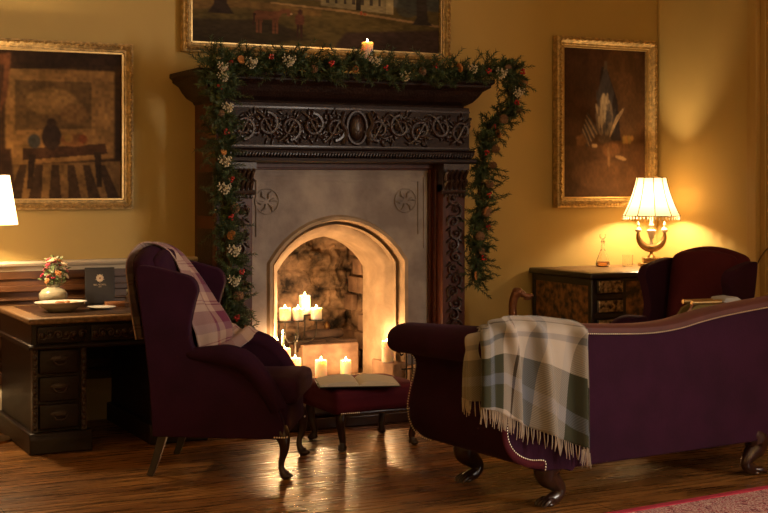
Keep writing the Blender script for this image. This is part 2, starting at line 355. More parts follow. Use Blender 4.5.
# hearth
b = MB(); b.box(3.1,4.9,7.92,8.6,0,.165); b.box(3.35,4.6,8.6,9.5,0,.165); b.build('hearth_slab','stone_warm',fp,bevel=.008)
b = MB(); b.box(3.02,4.98,7.80,7.925,0,.07); b.box(3.02,3.12,7.92,8.36,0,.07); b.box(4.88,4.98,7.92,8.36,0,.07)
b.slab([(7.84,.07),(7.83,.10),(7.86,.13),(7.925,.135),(7.925,.07)],'x',3.03,4.97); b.build('hearth_kerb','mahog',fp,bevel=.008)
# stone surround with arch
def arch(x0, x1, zb, zs, za, y, n=18):
    xc = (x0+x1)/2; h = (x1-x0)/2; pts = [(x0,y,zb),(x0,y,(zb+zs)/2),(x0,y,zs)]
    for k in range(1, n):
        t = -1+2*k/n; at = abs(t)
        s_ = 1-at
        z = zs+(za-zs)*(.86*(1-at**2.5)**.9+.14*(1-at))
        pts.append((xc+h*t, y, z))
    pts += [(x1,y,zs),(x1,y,(zb+zs)/2),(x1,y,zb)]
    return pts
rings = [arch(3.44,4.52,.165,1.02,1.345,8.50), arch(3.452,4.508,.165,1.02,1.330,8.47), arch(3.475,4.485,.165,1.01,1.31,8.475), arch(3.485,4.475,.165,1.005,1.297,8.55), arch(3.50,4.46,.165,1.0,1.285,8.60),
         arch(3.512,4.448,.165,1.0,1.275,8.545), arch(3.52,4.44,.165,.995,1.27,8.60), arch(3.55,4.41,.165,.975,1.235,8.62), arch(3.56,4.40,.165,.97,1.225,8.66), arch(3.60,4.385,.165,.95,1.19,8.70), arch(3.60,4.385,.165,.95,1.185,8.95)]
x0, x1, zt = 3.27, 4.70, 1.66
r0 = rings[0]; outer = []
n = len(r0)
for i, p in enumerate(r0):
    if i <= 2: outer.append((x0,8.50,p[2]))
    elif i >= n-3: outer.append((x1,8.50,p[2]))
    else:
        t = (i-2)/(n-5); L_ = (zt-1.02)*2+(x1-x0); s_ = t*L_
        if s_ < zt-1.02: outer.append((x0,8.50,1.02+s_))
        elif s_ < zt-1.02+(x1-x0): outer.append((x0+s_-(zt-1.02),8.50,zt))
        else: outer.append((x1,8.50,zt-(s_-(zt-1.02)-(x1-x0))))
b = MB(); vs = outer+r0; b.add(vs, [(i,i+1,n+i+1,n+i) for i in range(n-1)])
b.add([(x0,8.5,1.6),(x0,8.5,1.7),(x0+.1,8.5,1.7),(x1-.1,8.5,1.7),(x1,8.5,1.7),(x1,8.5,1.6)],[(0,1,2),(3,4,5)])
b.box(x0,x1,8.49,8.52,zt-.02,1.74)
b.box(x0,3.43,8.503,8.9,.165,1.7); b.box(4.53,x1,8.503,8.9,.165,1.7); b.box(3.43,4.53,8.503,8.9,1.36,1.7)
b.build('stone_face','stone',fp,angle=30)
b = MB(); b.add(sum(rings, []), grid_faces(len(rings), n)); b.build('arch_moulding','stone_warm',fp,angle=50)
# incised lines and roundels
b = MB()
for xx0, xx1, zz0, zz1 in ((3.36,4.61,1.575,1.585),(3.325,3.333,1.1,1.60),(4.645,4.655,1.1,1.62),(3.36,3.368,1.2,1.575),(4.60,4.61,1.2,1.575),(3.32,4.66,1.61,1.62)):
    b.box(xx0,xx1,8.488,8.5,zz0,zz1)
for cx in (3.44,4.50):
    b.tube([(cx+.085*math.cos(a),8.492,1.44+.085*math.sin(a)) for a in np.linspace(0,2*PI,33)], .0045, 6)
    for k in range(6):
        a = k*PI/3
        b.tube([(cx+.02*math.cos(a),8.492,1.44+.02*math.sin(a)),(cx+.05*math.cos(a+.25),8.488,1.44+.05*math.sin(a+.25)),(cx+.078*math.cos(a),8.492,1.44+.078*math.sin(a))],[.005,.011,.005],6)
b.build('incised_ornament','stone',fp)
# firebox, displaced masonry
def rough(o, s=.055, f=8):
    for v in o.data.vertices:
        nn = noise.noise(Vector(v.co)*f)+.6*noise.noise(Vector(v.co)*f*2.7)+.45*noise.noise(Vector(v.co)*f*6.5)
        cz = (v.co.z/.15) % 1; cx = ((v.co.x+v.co.y)/.27+(int(v.co.z/.15)%2)*.5) % 1
        if min(cz,1-cz) < .07 or min(cx,1-cx) < .045: nn -= .4
        v.co += Vector((-nn*s*.5*(1 if v.co.x > 4.48 else -1 if v.co.x < 3.52 else 0), -nn*s*(1 if v.co.y > 9.35 else 0), 0))
def wallgrid(p0, du, dv, nu, nv):
    vs = [tuple(Vector(p0)+Vector(du)*(j/nu)+Vector(dv)*(i/nv)) for i in range(nv+1) for j in range(nu+1)]
    return vs, grid_faces(nv+1, nu+1)
b = MB()
for p0, du, dv, nu, nv in (((3.48,9.42,.16),(1.03,0,0),(0,0,1.5),90,120), ((4.50,9.45,.16),(0,-.62,0),(0,0,1.5),60,120), ((3.50,8.83,.16),(0,.62,0),(0,0,1.5),60,120), ((3.48,8.83,1.62),(1.03,0,0),(0,.62,0),10,8)):
    b.add(*wallgrid(p0,du,dv,nu,nv))
fb = b.build('firebox','soot',fp,angle=60); rough(fb)
for k in range(7):
    z = .17+k*.14
    for j in range(3):
        if (k+j) % 3 != 1: MB().rbox((4.475+random.uniform(-.008,.012), 8.93+j*.17+(.08 if k%2 else 0), z+.065),(.05,.155,.125),.012,2).build('cheek_block','ashstone',fp,angle=50)
MB().rbox((4.43,8.60,.23),(.13,.34,.125),.012,2).build('kerb_block','ashstone',fp); MB().rbox((4.58,8.42,.22),(.24,.13,.11),.012,2).build('kerb_block','ashstone',fp)
# wooden carcass
b = MB(); b.box(3.05,3.28,8.42,W,0,2.1); b.box(4.70,4.91,8.42,W,0,2.1); b.box(3.10,4.86,8.425,W,1.70,2.115); b.box(3.28,3.30,8.47,W,0,1.7); b.box(4.68,4.70,8.47,W,0,1.7)
b.build('carcass','redwood',fp,bevel=.004)
b = MB(); b.box(3.30,4.68,8.46,8.5,1.655,1.70); b.box(3.28,4.70,8.44,8.5,1.665,1.70); b.build('inner_frame','redwood',fp,bevel=.005)
# frieze
b = MB(); b.box(3.10,4.93,8.33,8.44,1.79,2.10); b.build('frieze_board','carved',fp,bevel=.004)
def scroll(b, cx, cz, r, sgn, y, turns=1.6, start=0, rad=.011):
    pts = []; rr = []
    for k in range(26):
        t = k/25; a = start+sgn*t*turns*2*PI; q = r*(1-t*.8); pts.append((cx+q*math.cos(a), y-.01-.008*math.sin(t*PI), cz+q*math.sin(a))); rr.append(rad*(1.1-.5*t))
    b.tube(pts, rr, 6); b.ell((cx,y-.012,cz),(.016,.014,.016),seg=8,rings=6)
b = MB(); yF = 8.33
for sgn in (-1, 1):
    for k in range(5):
        cx = 4.03+sgn*(.165+k*.165); cz = 1.942+(.012 if k%2 else -.012)
        scroll(b, cx, cz, .080, sgn*(1 if k%2 else -1), yF, start=PI/2 if k%2 else -PI/2, rad=.014)
        b.tube(cat([(cx-.08,yF-.005,cz+(.09 if k%2 else -.09)),(cx-.03,yF-.018,cz+(.05 if k%2 else -.05)),(cx+.03,yF-.018,cz-(.05 if k%2 else -.05)),(cx+.085,yF-.005,cz-(.095 if k%2 else -.095))],5),.010,6)
        for q in range(9):
            a = random.uniform(0,2*PI); d_ = random.uniform(.05,.1)
            T = TR((cx+d_*math.cos(a),yF-.006,cz+d_*math.sin(a)*1.0),ry=-math.degrees(a)+random.uniform(-30,30)); b.ell((0,0,0),(.030,.014,.011),T,8,5)
rl = random.Random(21)
for k in range(300):
    x = rl.uniform(3.13,4.92); z = rl.uniform(1.835,2.05)
    if abs(x-4.03) > .12: b.ell((0,0,0),(rl.uniform(.018,.036),.018,.009),TR((x,yF-.003,z),ry=rl.uniform(0,180)),7,5)
b.box(3.11,4.93,yF-.008,yF,2.062,2.074); b.box(3.11,4.93,yF-.008,yF,1.805,1.815)
b.ell((4.03,yF-.01,1.942),(.055,.035,.09)); b.tube([(4.03+.075*math.cos(a),yF-.01,1.942+.112*math.sin(a)) for a in np.linspace(0,2*PI,25)],.012,6)
for s_ in (-1,1): b.tube(cat([(4.03+s_*.10,yF-.01,1.83),(4.03+s_*.085,yF-.02,1.91),(4.03+s_*.115,yF-.02,1.97),(4.03+s_*.09,yF-.01,2.045)],5),.018,7)
fr = b.build('carved_scrolls','carved2',fp)
# mouldings and gadroon row
b = MB(); b.slab([(8.44,1.795),(8.30,1.795),(8.285,1.79),(8.30,1.78),(8.30,1.765),(8.335,1.74),(8.31,1.735),(8.27,1.73),(8.27,1.71),(8.29,1.70),(8.44,1.70)],'x',3.06,4.955); b.build('lower_cornice','carved',fp,angle=25)
b = MB()
for k in range(84):
    b.ell((0,0,0),(.0085,.014,.026),TR((3.085+k*.0222,8.305,1.757),ry=22),6,6)
b.build('gadroon_row','carved2',fp)
# shelf
b = MB()
prof = [(0,2.30),(-.0,2.275),(-.02,2.26),(-.02,2.245),(-.065,2.215),(-.09,2.175),(-.12,2.14),(-.165,2.115),(-.175,2.095)]
fx0,fx1,fy = 2.87,5.09,8.24
rg = []
for o_, z in prof:
    rg.append([(fx0-o_,W,z),(fx0-o_,fy-o_*.9,z),(fx1+o_,fy-o_*.9,z),(fx1+o_,W,z)])
b.add(sum(rg,[]), [f[::-1] for f in grid_faces(len(rg),4)]); b.box(fx0,fx1,fy,W,2.295,2.305); b.build('mantel_shelf','carved',fp,smooth=False,bevel=.003)
# pilasters with carved shafts and leafy capitals
def pilaster(xa, xb):
    xc = (xa+xb)/2; w = xb-xa
    b = MB(); b.box(xa,xb,8.34,8.44,.12,1.56); b.box(xa-.01,xb+.01,8.30,8.44,0,.34); b.box(xa-.006,xb+.006,8.32,8.44,.34,.38)
    p = b.build('pilaster','redwood',fp,bevel=.006)
    c = MB()
    for k in range(13):
        z = .46+k*.083
        scroll(c, xc+(.012 if k%2 else -.012), z, w*.26, 1 if k%2 else -1, 8.34, turns=1.2, rad=.008, start=k)
        for s_ in (-1,1): c.ell((0,0,0),(.028,.015,.010),TR((xc+s_*w*.25,8.335,z+.03),ry=s_*40),8,5)
    c.build('carved_shaft','carved2',p)
    c = MB(); c.box(xa-.012,xb+.012,8.30,8.44,1.655,1.70); c.box(xa,xb,8.33,8.44,1.50,1.655)
    c.tube([(xa-.01,8.33,1.50),(xb+.01,8.33,1.50)],.016,8)
    for k in range(5):
        x = xa+w*(k+.5)/5
        for zz, o_ in ((1.52,0),(1.585,.012)):
            c.tube([(x,8.335-o_,zz),(x,8.318-o_,zz+.04),(x,8.29-o_,zz+.062),(x,8.278-o_,zz+.05)],[.016,.018,.014,.006],6)
    for k in range(6): c.ell((xa+w*(k+.5)/6,8.325,1.475),(.012,.012,.016),None,6,5)
    c.build('capital','carved2',p)
pilaster(3.115,3.275); pilaster(4.715,4.90)
b = MB()
for k in range(4): b.rbox((3.055,8.64,.35+k*.38),(.02,.30,.30),.01,2)
b.build('side_panel','carved',fp)

# things in the hearth
b = MB(); gr = thing('fire_basket','squat scorched stone fire basket on the hearth floor holding logs','fire basket',(4.12,9.02,.165))
b.rbox((0,-.06,.115),(.45,.05,.23),.012,3); b.rbox((-.205,.06,.105),(.045,.22,.21),.012,2); b.rbox((.205,.06,.105),(.045,.22,.21),.012,2); b.build('stone_panel','ashstone',gr)
b = MB()
for k in range(4): b.box(-.2,.2,.0+k*.045,.02+k*.045,.0,.10)
b.build('grate_bar','iron',gr)
for i, (x, y, z, a, r) in enumerate(((4.05,9.06,.375,14,.045),(4.20,9.04,.38,-22,.04),(4.14,9.12,.44,8,.042))):
    b = MB(); b.tube([(-.17,0,0),(-.06,.01,.006),(.06,-.008,0),(.16,.006,.004)],[r*.9,r,r*.95,r*.8],10)
    o = b.build('log','log',angle=50); o.location = (x,y,z); o.rotation_euler = (0,0,R(a))
    tag(o,('charred log lying at the near left of the stone fire basket','charred log crossing over the right side of the fire basket','topmost charred log in the stone fire basket')[i],'log','logs in the fire basket')
an = thing('andiron','brass topped iron firedog standing behind the fire basket logs','andiron',(4.24,9.27,.165))
b = MB(); b.lathe([(.05,0),(.05,.02),(.02,.03),(.016,.15),(.026,.17),(.014,.19),(.013,.30)],seg=12); b.build('iron_post','iron',an)
b = MB(); b.lathe([(.0,.29),(.02,.295),(.026,.32),(.016,.345),(.0,.36)],seg=14); b.build('brass_finial','brass',an)

# ------------------------------------------------------------------ candles
CAN = 0
def flame_parts(root, z, h=.032, power=1.5):
    MB().tube([(0,0,z-.002),(0.001,0,z+.010)],.0012,5).build('wick','iron',root)
    MB().lathe([(0,0),(.004,.004),(.0065,.010),(.0055,.018),(.003,.026),(0,h)],(0,0,z+.006),10).build('flame','flame',root)
    light('candle_light','POINT',(0,0,z+.022+h*.7),power*1.9,(1,.57,.25),.012,root)
def pillar(x, y, z, r, h, label, power=1.5, group='lit ivory candles'):
    t = thing('candle',label,'candle',(x,y,z),0,group)
    MB().lathe([(r*.96,0),(r,.004),(r,h-.004),(r*.93,h),(r*.80,h-.003),(r*.55,h-.010),(0.0005,h-.013)],seg=24).build('wax','wax',t,angle=60)
    flame_parts(t, h-.012, power=power); return t
G = 'candles in and above the hearth'
# candelabrum with four cups
cd = thing('candelabrum','dark iron stand carrying four pillar candles in the left of the hearth','candelabrum',(3.80,8.85,.165))
cups = [(-.10,-.05,.425,.042,.092),(.0,-.05,.425,.038,.085),(.10,.06,.455,.041,.135),(.142,-.05,.425,.040,.082)]
b = MB(); b.lathe([(.085,0),(.085,.008),(.02,.02),(.009,.05),(.008,.30),(.014,.31),(.008,.33)],seg=14)
for x, y, z, r, h in cups: b.tube(cat([(0,0,.29),(x*.5,y*.5,.27),(x*.95,y*.95,.31),(x,y,z)],5),.005,6)
b.build('stem','iron',cd)
lab = ['leftmost pillar candle on the dark iron stand','second candle from the left on the dark iron stand','tallest, raised candle at the back of the iron stand','rightmost pillar candle on the dark iron stand']
for (x, y, z, r, h), l_ in zip(cups, lab):
    b = MB(); b.lathe([(.006,z-.012),(r+.012,z-.006),(r+.015,z+.004),(r+.010,z)],seg=16).build('candle_cup','iron',cd,loc=(x,y,0))
    pillar(3.80+x,8.85+y,.165+z+.001,r,h,l_,1.1,G)
pillar(3.672,8.75,.166,.045,.24,'fat candle behind the scrolled arm of the wing chair',1.2,G)
pillar(3.777,8.80,.166,.043,.16,'short pillar candle left of the stone fire basket, near the chair seat',1.2,G)
pillar(3.915,8.66,.166,.042,.155,'tall pillar candle before the fire basket, left end of the open book',1.6,G)
pillar(4.165,8.78,.166,.040,.125,'pillar candle behind the open book, before the fire basket',1.4,G)
pillar(4.375,8.53,.294,.043,.150,'pillar candle on the stone block beside the sofa arm',1.8,G)
pillar(4.15,8.40,2.306,.040,.235,'lone candle among the garland on the mantel shelf',.5,'candle on the mantel')
b_ = pillar(3.44,8.40,.166,.036,.285,'candle low at the left jamb, half hidden by the chair arm',1.2,G)
# tapers on small brass sticks
for x, y, h, l_ in ((3.557,8.62,.165,'thin taper candle left of its twin by the chair arm'),(3.60,8.62,.215,'taller thin taper candle beside the fat candle')):
    st = thing('candlestick','small dark brass candlestick under the '+('shorter' if h<.17 else 'taller')+' taper','candlestick',(x,y-.02,.165),0,'small brass candlesticks')
    b = MB(); b.lathe([(.028,0),(.028,.006),(.008,.014),(.006,.06),(.012,.07),(.006,.08),(.006,.11),(.014,.12),(.015,.135)],seg=12)
    for s_ in (-1,1): b.tube(cat([(0,0,.07),(s_*.02,0,.06),(s_*.03,0,.08),(s_*.02,0,.095)],4),.003,5)
    b.build('stick','bronze',st)
    t = thing('taper_candle',l_,'candle',(x,y-.02,.30),0,'taper candles')
    MB().lathe([(.011,0),(.0095,h),(.004,h+.004),(0,h+.004)],seg=12).build('wax','wax',t); flame_parts(t,h+.002,power=.9)

# fire irons
fi = thing('fire_iron_set','little iron curled fire tool stand between sofa arm and fireplace','fire irons',(4.42,8.33,.165))
b = MB(); b.box(-.05,.05,-.05,.05,0,.015); b.lathe([(.006,0),(.006,.22)],seg=8)
b.tube(cat([(0,0,.2),(-.02,0,.24),(-.05,0,.23),(-.045,0,.20),(-.025,0,.205)],5),.005,6); b.tube(cat([(0,0,.2),(.02,0,.25),(.05,0,.24),(.045,0,.21),(.025,0,.21)],5),.005,6)
b.tube([(-.04,0,.10),(.04,0,.10)],.005,6); b.build('stand','iron',fi)
b = MB(); b.tube([(.05,.01,.015),(.045,0,.19)],.006,6); b.ell((.045,0,.2),(.01,.01,.014)); b.build('poker','iron',fi)
o = MB().tube([(4.18,8.10,.178),(4.62,8.16,.206)],[.009,.009],8).ell((4.16,8.097,.182),(.02,.014,.014)).build('brass_poker','brass'); tag(o,'slender brass rod lying on the hearth beyond the footstool','poker')

# ------------------------------------------------------------------ paintings
def raster(wd, hg, bg, seed=0):
    rng = np.random.RandomState(seed); im = np.ones((hg,wd,3))*np.array(bg)
    return im, rng
def lown(rng, hg, wd, k):
    g = rng.rand(k+2,k+2); yy = np.linspace(0,k,hg); xx = np.linspace(0,k,wd); yi = yy.astype(int); xi = xx.astype(int); fy = (yy-yi)[:,None]; fx = (xx-xi)[None,:]
    fy = fy*fy*(3-2*fy); fx = fx*fx*(3-2*fx)
    a = g[yi][:,xi]; b_ = g[yi][:,xi+1]; c = g[yi+1][:,xi]; d_ = g[yi+1][:,xi+1]
    return a*(1-fx)*(1-fy)+b_*fx*(1-fy)+c*(1-fx)*fy+d_*fx*fy
def poly(im, pts, col, soft=0, alpha=1):
    hg, wd, _ = im.shape; X = (np.arange(wd)+.5)/wd; Y = (np.arange(hg)+.5)/hg; X, Y = np.meshgrid(X, Y); ins = np.zeros((hg,wd),bool); n = len(pts)
    for i in range(n):
        x1, y1 = pts[i]; x2, y2 = pts[(i+1) % n]
        c = ((y1 > Y) != (y2 > Y)) & (X < (x2-x1)*(Y-y1)/((y2-y1) or 1e-9)+x1); ins ^= c
    m_ = ins.astype(float)
    for _ in range(soft):
        m_ = (m_+np.roll(m_,1,0)+np.roll(m_,-1,0)+np.roll(m_,1,1)+np.roll(m_,-1,1))/5
    m_ = m_[...,None]*alpha; im[:] = im*(1-m_)+np.array(col)*m_
def oval(im, cx, cy, rx, ry, col, soft=1, alpha=1, rot=0):
    poly(im, [(cx+rx*math.cos(a)*math.cos(rot)-ry*math.sin(a)*math.sin(rot), cy+rx*math.cos(a)*math.sin(rot)+ry*math.sin(a)*math.cos(rot)) for a in np.linspace(0,2*PI,24)[:-1]], col, soft, alpha)
def painting(label, xl, xr, zb, zt, im, fw, depth=.05, tilt=0, name='painting'):
    cx, cz = (xl+xr)/2, zb; t = thing(name,label,'painting',(cx,W-.012,cz)); hw = (xr-xl)/2; H_ = zt-zb
    iw, ih = hw-fw, H_-2*fw
    hg, wd, _ = im.shape; vs = []; 
    for i in range(hg):
        for j in range(wd): vs.append((-iw+2*iw*j/(wd-1), -.012, fw+ih*(1-i/(hg-1))))
    b = MB(); b.add(vs, grid_faces(hg,wd)); b.col = np.concatenate([im.reshape(-1,3), np.ones((hg*wd,1))],1)
    c = b.build('canvas','canvas',t,smooth=False)
    pr = [(0,0),(0,-depth),(.12,-depth*1.05),(.30,-depth*1.25),(.5,-depth*1.05),(.62,-depth*.7),(.78,-depth*.75),(.86,-depth*.5),(1,-depth*.45),(1,0)]
    rings_ = []
    for a, y in pr:
        o_ = a*fw; rings_.append([(-hw+o_,y,o_),(hw-o_,y,o_),(hw-o_,y,H_-o_),(-hw+o_,y,H_-o_)])
    b = MB(); fs = []
    for i in range(len(pr)-1):
        for k in range(4): fs.append((i*4+k,i*4+(k+1)%4,(i+1)*4+(k+1)%4,(i+1)*4+k))
    b.add(sum(rings_,[]), fs); f = b.build('frame','gold',t,smooth=False,bevel=.002)
    b = MB(); rr = random.Random(3)
    def run(x0_, z0_, x1_, z1_):
        L_ = math.hypot(x1_-x0_, z1_-z0_); n_ = int(L_/.03)
        for k in range(n_):
            s_ = (k+.5)/n_; x = x0_+(x1_-x0_)*s_; z = z0_+(z1_-z0_)*s_; an_ = math.degrees(math.atan2(z1_-z0_, x1_-x0_))+(35 if k%2 else -35)
            b.ell((0,0,0),(fw*.20,depth*.22,fw*.11),TR((x,-depth*1.22,z),ry=-an_),6,4)
    o_ = fw*.3; run(-hw+o_,o_,hw-o_,o_); run(-hw+o_,H_-o_,hw-o_,H_-o_); run(-hw+o_,o_,-hw+o_,H_-o_); run(hw-o_,o_,hw-o_,H_-o_)
    b.build('carved_ornament','gold_plain',f)
    o_ = fw*.93; b = MB()
    for s_ in ((-hw+o_,hw-o_,o_-.006,o_+.004),(-hw+o_,hw-o_,H_-o_-.004,H_-o_+.006)): b.box(s_[0],s_[1],-depth*.6,-.01,s_[2],s_[3])
    b.box(-hw+o_-.006,-hw+o_+.004,-depth*.6,-.01,o_,H_-o_); b.box(hw-o_-.004,hw-o_+.006,-depth*.6,-.01,o_,H_-o_); b.build('slip','gold_plain',f,smooth=False)
    return t
# generic interior in browns (plain stand-in)
im, rng = raster(170,190,(.045,.026,.013)); 
poly(im,[(.18,.12),(.95,.12),(.95,.72),(.18,.78)],(.30,.19,.08),3)
poly(im,[(.0,.0),(1,0),(1,.08),(.2,.13),(0,.13)],(.035,.02,.012),1)
poly(im,[(.0,.78),(1,.74),(1,1),(0,1)],(.20,.13,.06),1)
for k in range(7): poly(im,[(.06+.14*k,1),(.15+.14*k,1),(.22+.11*k,.77),(.17+.11*k,.77)],(.05,.03,.018),1)
poly(im,[(.25,.2),(.78,.2),(.78,.52),(.25,.54)],(.13,.085,.04),2); oval(im,.5,.34,.18,.09,(.24,.16,.07),4); oval(im,.66,.42,.1,.07,(.18,.11,.05),4)
poly(im,[(0,.05),(.22,.02),(.20,.3),(.10,.52),(0,.62)],(.16,.07,.035),3); poly(im,[(.05,.05),(.1,.05),(.07,.5),(.02,.55)],(.26,.13,.06),3); poly(im,[(.14,.1),(.18,.1),(.15,.35),(.11,.4)],(.06,.03,.02),3)
poly(im,[(.30,.66),(.88,.62),(.90,.69),(.30,.74)],(.06,.03,.018),1); poly(im,[(.34,.7),(.39,.7),(.37,.93),(.33,.93)],(.03,.018,.012),1); poly(im,[(.80,.68),(.85,.68),(.86,.92),(.82,.92)],(.03,.018,.012),1)
oval(im,.50,.58,.07,.09,(.035,.022,.02),2); oval(im,.50,.48,.035,.03,(.04,.024,.018),2); oval(im,.66,.60,.10,.045,(.24,.12,.05),2); oval(im,.38,.61,.045,.05,(.05,.06,.075),2); oval(im,.62,.585,.03,.03,(.30,.20,.07),1); oval(im,.72,.59,.03,.03,(.22,.07,.03),1)
poly(im,[(0,.68),(.22,.66),(.25,.95),(0,.98)],(.04,.02,.012),3); im *= (.6+.8*lown(rng,190,170,9))[...,None]*(.7+.6*lown(rng,190,170,45))[...,None]
painting('gilt-framed oil painting of a dim brown room with a tiled floor',1.53,2.60,1.39,2.49,im*np.array((.66,.56,.42)),.072,.055)
# parkland with two horses
im, rng = raster(300,190,(.10,.085,.04))
poly(im,[(0,0),(1,0),(1,.62),(0,.6)],(.11,.12,.12),1)
for k in range(26):
    x = rng.rand(); oval(im,x,.38+.08*rng.rand(),.06,.12,(.03+.02*rng.rand(),.04+.015*rng.rand(),.02),2)
poly(im,[(.0,.55),(1,.60),(1,1),(0,1)],(.105,.085,.032),2); poly(im,[(0,.60),(.25,.62),(.5,.66),(.5,.72),(.2,.68),(0,.72)],(.20,.13,.05),4,.7)
poly(im,[(.30,.615),(.6,.645),(1,.735),(1,.755),(.6,.665),(.3,.63)],(.34,.24,.13),1)
poly(im,[(.50,.33),(.80,.34),(.80,.66),(.50,.62)],(.25,.235,.16),1); poly(im,[(.77,.3),(.80,.3),(.80,.66),(.77,.66)],(.36,.33,.22),0)
for k in range(7):
    x = .52+k*.036; poly(im,[(x,.40),(x+.012,.40),(x+.012,.47),(x,.47)],(.06,.055,.05)); poly(im,[(x,.52),(x+.012,.52),(x+.012,.59),(x,.59)],(.06,.055,.05))
poly(im,[(.645,.53),(.665,.53),(.665,.64),(.645,.64)],(.03,.03,.025),0)
for k in range(14): oval(im,.82+.18*rng.rand(),.35+.25*rng.rand(),.05,.09,(.05,.06,.06),3,.8)
poly(im,[(.08,.3),(.13,.3),(.135,.66),(.16,.74),(.06,.74),(.085,.66)],(.035,.025,.02),1); oval(im,.1,.3,.16,.18,(.03,.03,.018),4)
poly(im,[(.90,.4),(.94,.4),(.95,.70),(.97,.74),(.88,.74),(.90,.68)],(.035,.03,.028),1)
poly(im,[(0,.8),(.3,.78),(.45,.9),(.3,1),(0,1)],(.045,.035,.02),6); poly(im,[(.6,.85),(1,.78),(1,1),(.55,1)],(.05,.033,.03),6)
hc = (.17,.075,.042)  # brown horse in profile
oval(im,.285,.735,.045,.038,hc,1); oval(im,.255,.735,.022,.042,hc,1); oval(im,.318,.73,.022,.036,hc,1)
poly(im,[(.31,.72),(.345,.675),(.372,.67),(.385,.70),(.375,.735),(.365,.73),(.362,.705),(.345,.715),(.33,.75)],hc,1); oval(im,.381,.712,.005,.010,(.42,.30,.20),0)
for x in (.248,.262,.312,.325): poly(im,[(x-.007,.75),(x+.007,.75),(x+.005,.90),(x-.005,.90)],hc,0)
poly(im,[(.235,.72),(.243,.72),(.236,.83),(.230,.83)],(.05,.025,.02)); oval(im,.29,.905,.07,.012,(.04,.035,.018),2)
oval(im,.415,.76,.020,.06,(.11,.045,.032),1); oval(im,.417,.69,.010,.025,(.05,.022,.02),1)
for x in (.407,.422): poly(im,[(x-.005,.8),(x+.005,.8),(x+.004,.94),(x-.004,.94)],(.055,.025,.022),0)
oval(im,.40,.93,.06,.012,(.045,.035,.018),2); oval(im,.665,.665,.006,.02,(.35,.10,.05),0); oval(im,.68,.672,.006,.015,(.30,.10,.05),0)
im *= (.75+.5*lown(rng,190,300,14))[...,None]*(.75+.5*lown(rng,190,300,60))[...,None]
painting('wide gilt-framed landscape with two horses above the mantel',2.945,5.035,2.46,3.40,im*np.array((1,.86,.68)),.075,.06)
# game birds
im, rng = raster(150,210,(.060,.028,.014)); im = np.ones((210,150,3))*np.array((.06,.028,.014))
poly(im,[(0,.66),(1,.63),(1,1),(0,1)],(.095,.05,.026),5); oval(im,.75,.3,.3,.35,(.095,.048,.02),14,.8); oval(im,.5,.85,.4,.1,(.16,.09,.05),10,.7)
poly(im,[(.46,.12),(.52,.12),(.66,.35),(.70,.62),(.52,.62),(.40,.45)],(.020,.014,.016),2); poly(im,[(.50,.08),(.53,.08),(.54,.18),(.49,.18)],(.09,.07,.05),1)
poly(im,[(.49,.14),(.53,.14),(.62,.30),(.58,.40),(.46,.38),(.40,.34)],(.05,.045,.05),1)
oval(im,.50,.46,.105,.14,(.17,.13,.10),3); oval(im,.49,.40,.04,.10,(.36,.30,.21),2)
for k in range(26):
    t = k/25; x = .40+.22*rng.rand(); y = .33+.26*rng.rand(); c = (.42,.34,.23) if rng.rand() < .45 else (.05,.045,.05)
    oval(im,x,y,.008+.008*rng.rand(),.03+.035*rng.rand(),c,1,.8,rot=(x-.5)*3)
for k in range(9):
    oval(im,.36-.012*k,.50+.014*k,.10-.004*k,.010,(.26,.21,.15) if k%2 else (.06,.055,.06),1,.9,rot=.75+.03*k)
    oval(im,.60+.010*k,.53-.010*k,.09,.009,(.50,.38,.22) if k%2 else (.20,.14,.09),1,.9,rot=-1.05+.04*k)
oval(im,.50,.61,.08,.03,(.09,.06,.04),3); poly(im,[(.16,.60),(.24,.575),(.30,.63),(.24,.66),(.17,.65)],(.17,.09,.04),3); oval(im,.38,.655,.035,.014,(.42,.33,.22),1)
oval(im,.58,.68,.11,.05,(.19,.10,.05),5); poly(im,[(.53,.66),(.56,.66),(.57,.79),(.545,.80)],(.28,.18,.10),2); oval(im,.70,.735,.07,.013,(.46,.35,.23),1,rot=.15)
for k in range(7): oval(im,.74+.032*(k%4),.60+.022*(k//4),.022,.018,(.20+.05*(k%2),.14,.04),2)
im *= (.72+.55*lown(rng,210,150,11))[...,None]*(.8+.4*lown(rng,210,150,50))[...,None]
painting('tall gilt-framed still life of hanging game birds beside the table lamp',5.99,6.965,1.372,2.72,im*np.array((.78,.70,.62)),.085,.065)

# ------------------------------------------------------------------ garland
gl = thing('garland','pine garland with berries and cones draped over mantel and down both sides','garland',(0,0,0))
top = [(2.93,8.20,2.20),(2.97,8.22,2.34),(3.15,8.20,2.33),(3.4,8.18,2.345),(3.65,8.19,2.32),(3.95,8.18,2.335),(4.25,8.2,2.32),(4.5,8.18,2.33),(4.75,8.2,2.33),(5.0,8.22,2.36),(5.2,8.25,2.37),(5.29,8.3,2.26)]
leftd = [(3.0,8.18,2.30),(2.98,8.2,2.12),(3.02,8.26,1.95),(3.04,8.27,1.75),(3.03,8.28,1.55),(3.05,8.28,1.35),(3.08,8.28,1.15),(3.10,8.27,.95),(3.12,8.27,.75),(3.13,8.27,.55)]
rightd = [(5.29,8.3,2.28),(5.27,8.32,2.12),(5.12,8.33,2.0),(5.07,8.33,1.85),(5.06,8.34,1.7),(5.02,8.34,1.5),(5.03,8.34,1.35),(4.98,8.34,1.2),(5.0,8.34,1.05),(4.965,8.34,.86)]
paths = [(cat(top,8),.085,1.0),(cat(leftd,8),.085,.95),(cat(rightd,8),.085,.9)]
nb = MB(); lb = MB(); sb = MB(); rnd = random.Random(11)
def rdir(rn): 
    while True:
        v = Vector((rn.uniform(-1,1),rn.uniform(-1,1),rn.uniform(-1,1)))
        if .1 < v.length < 1: return v.normalized()
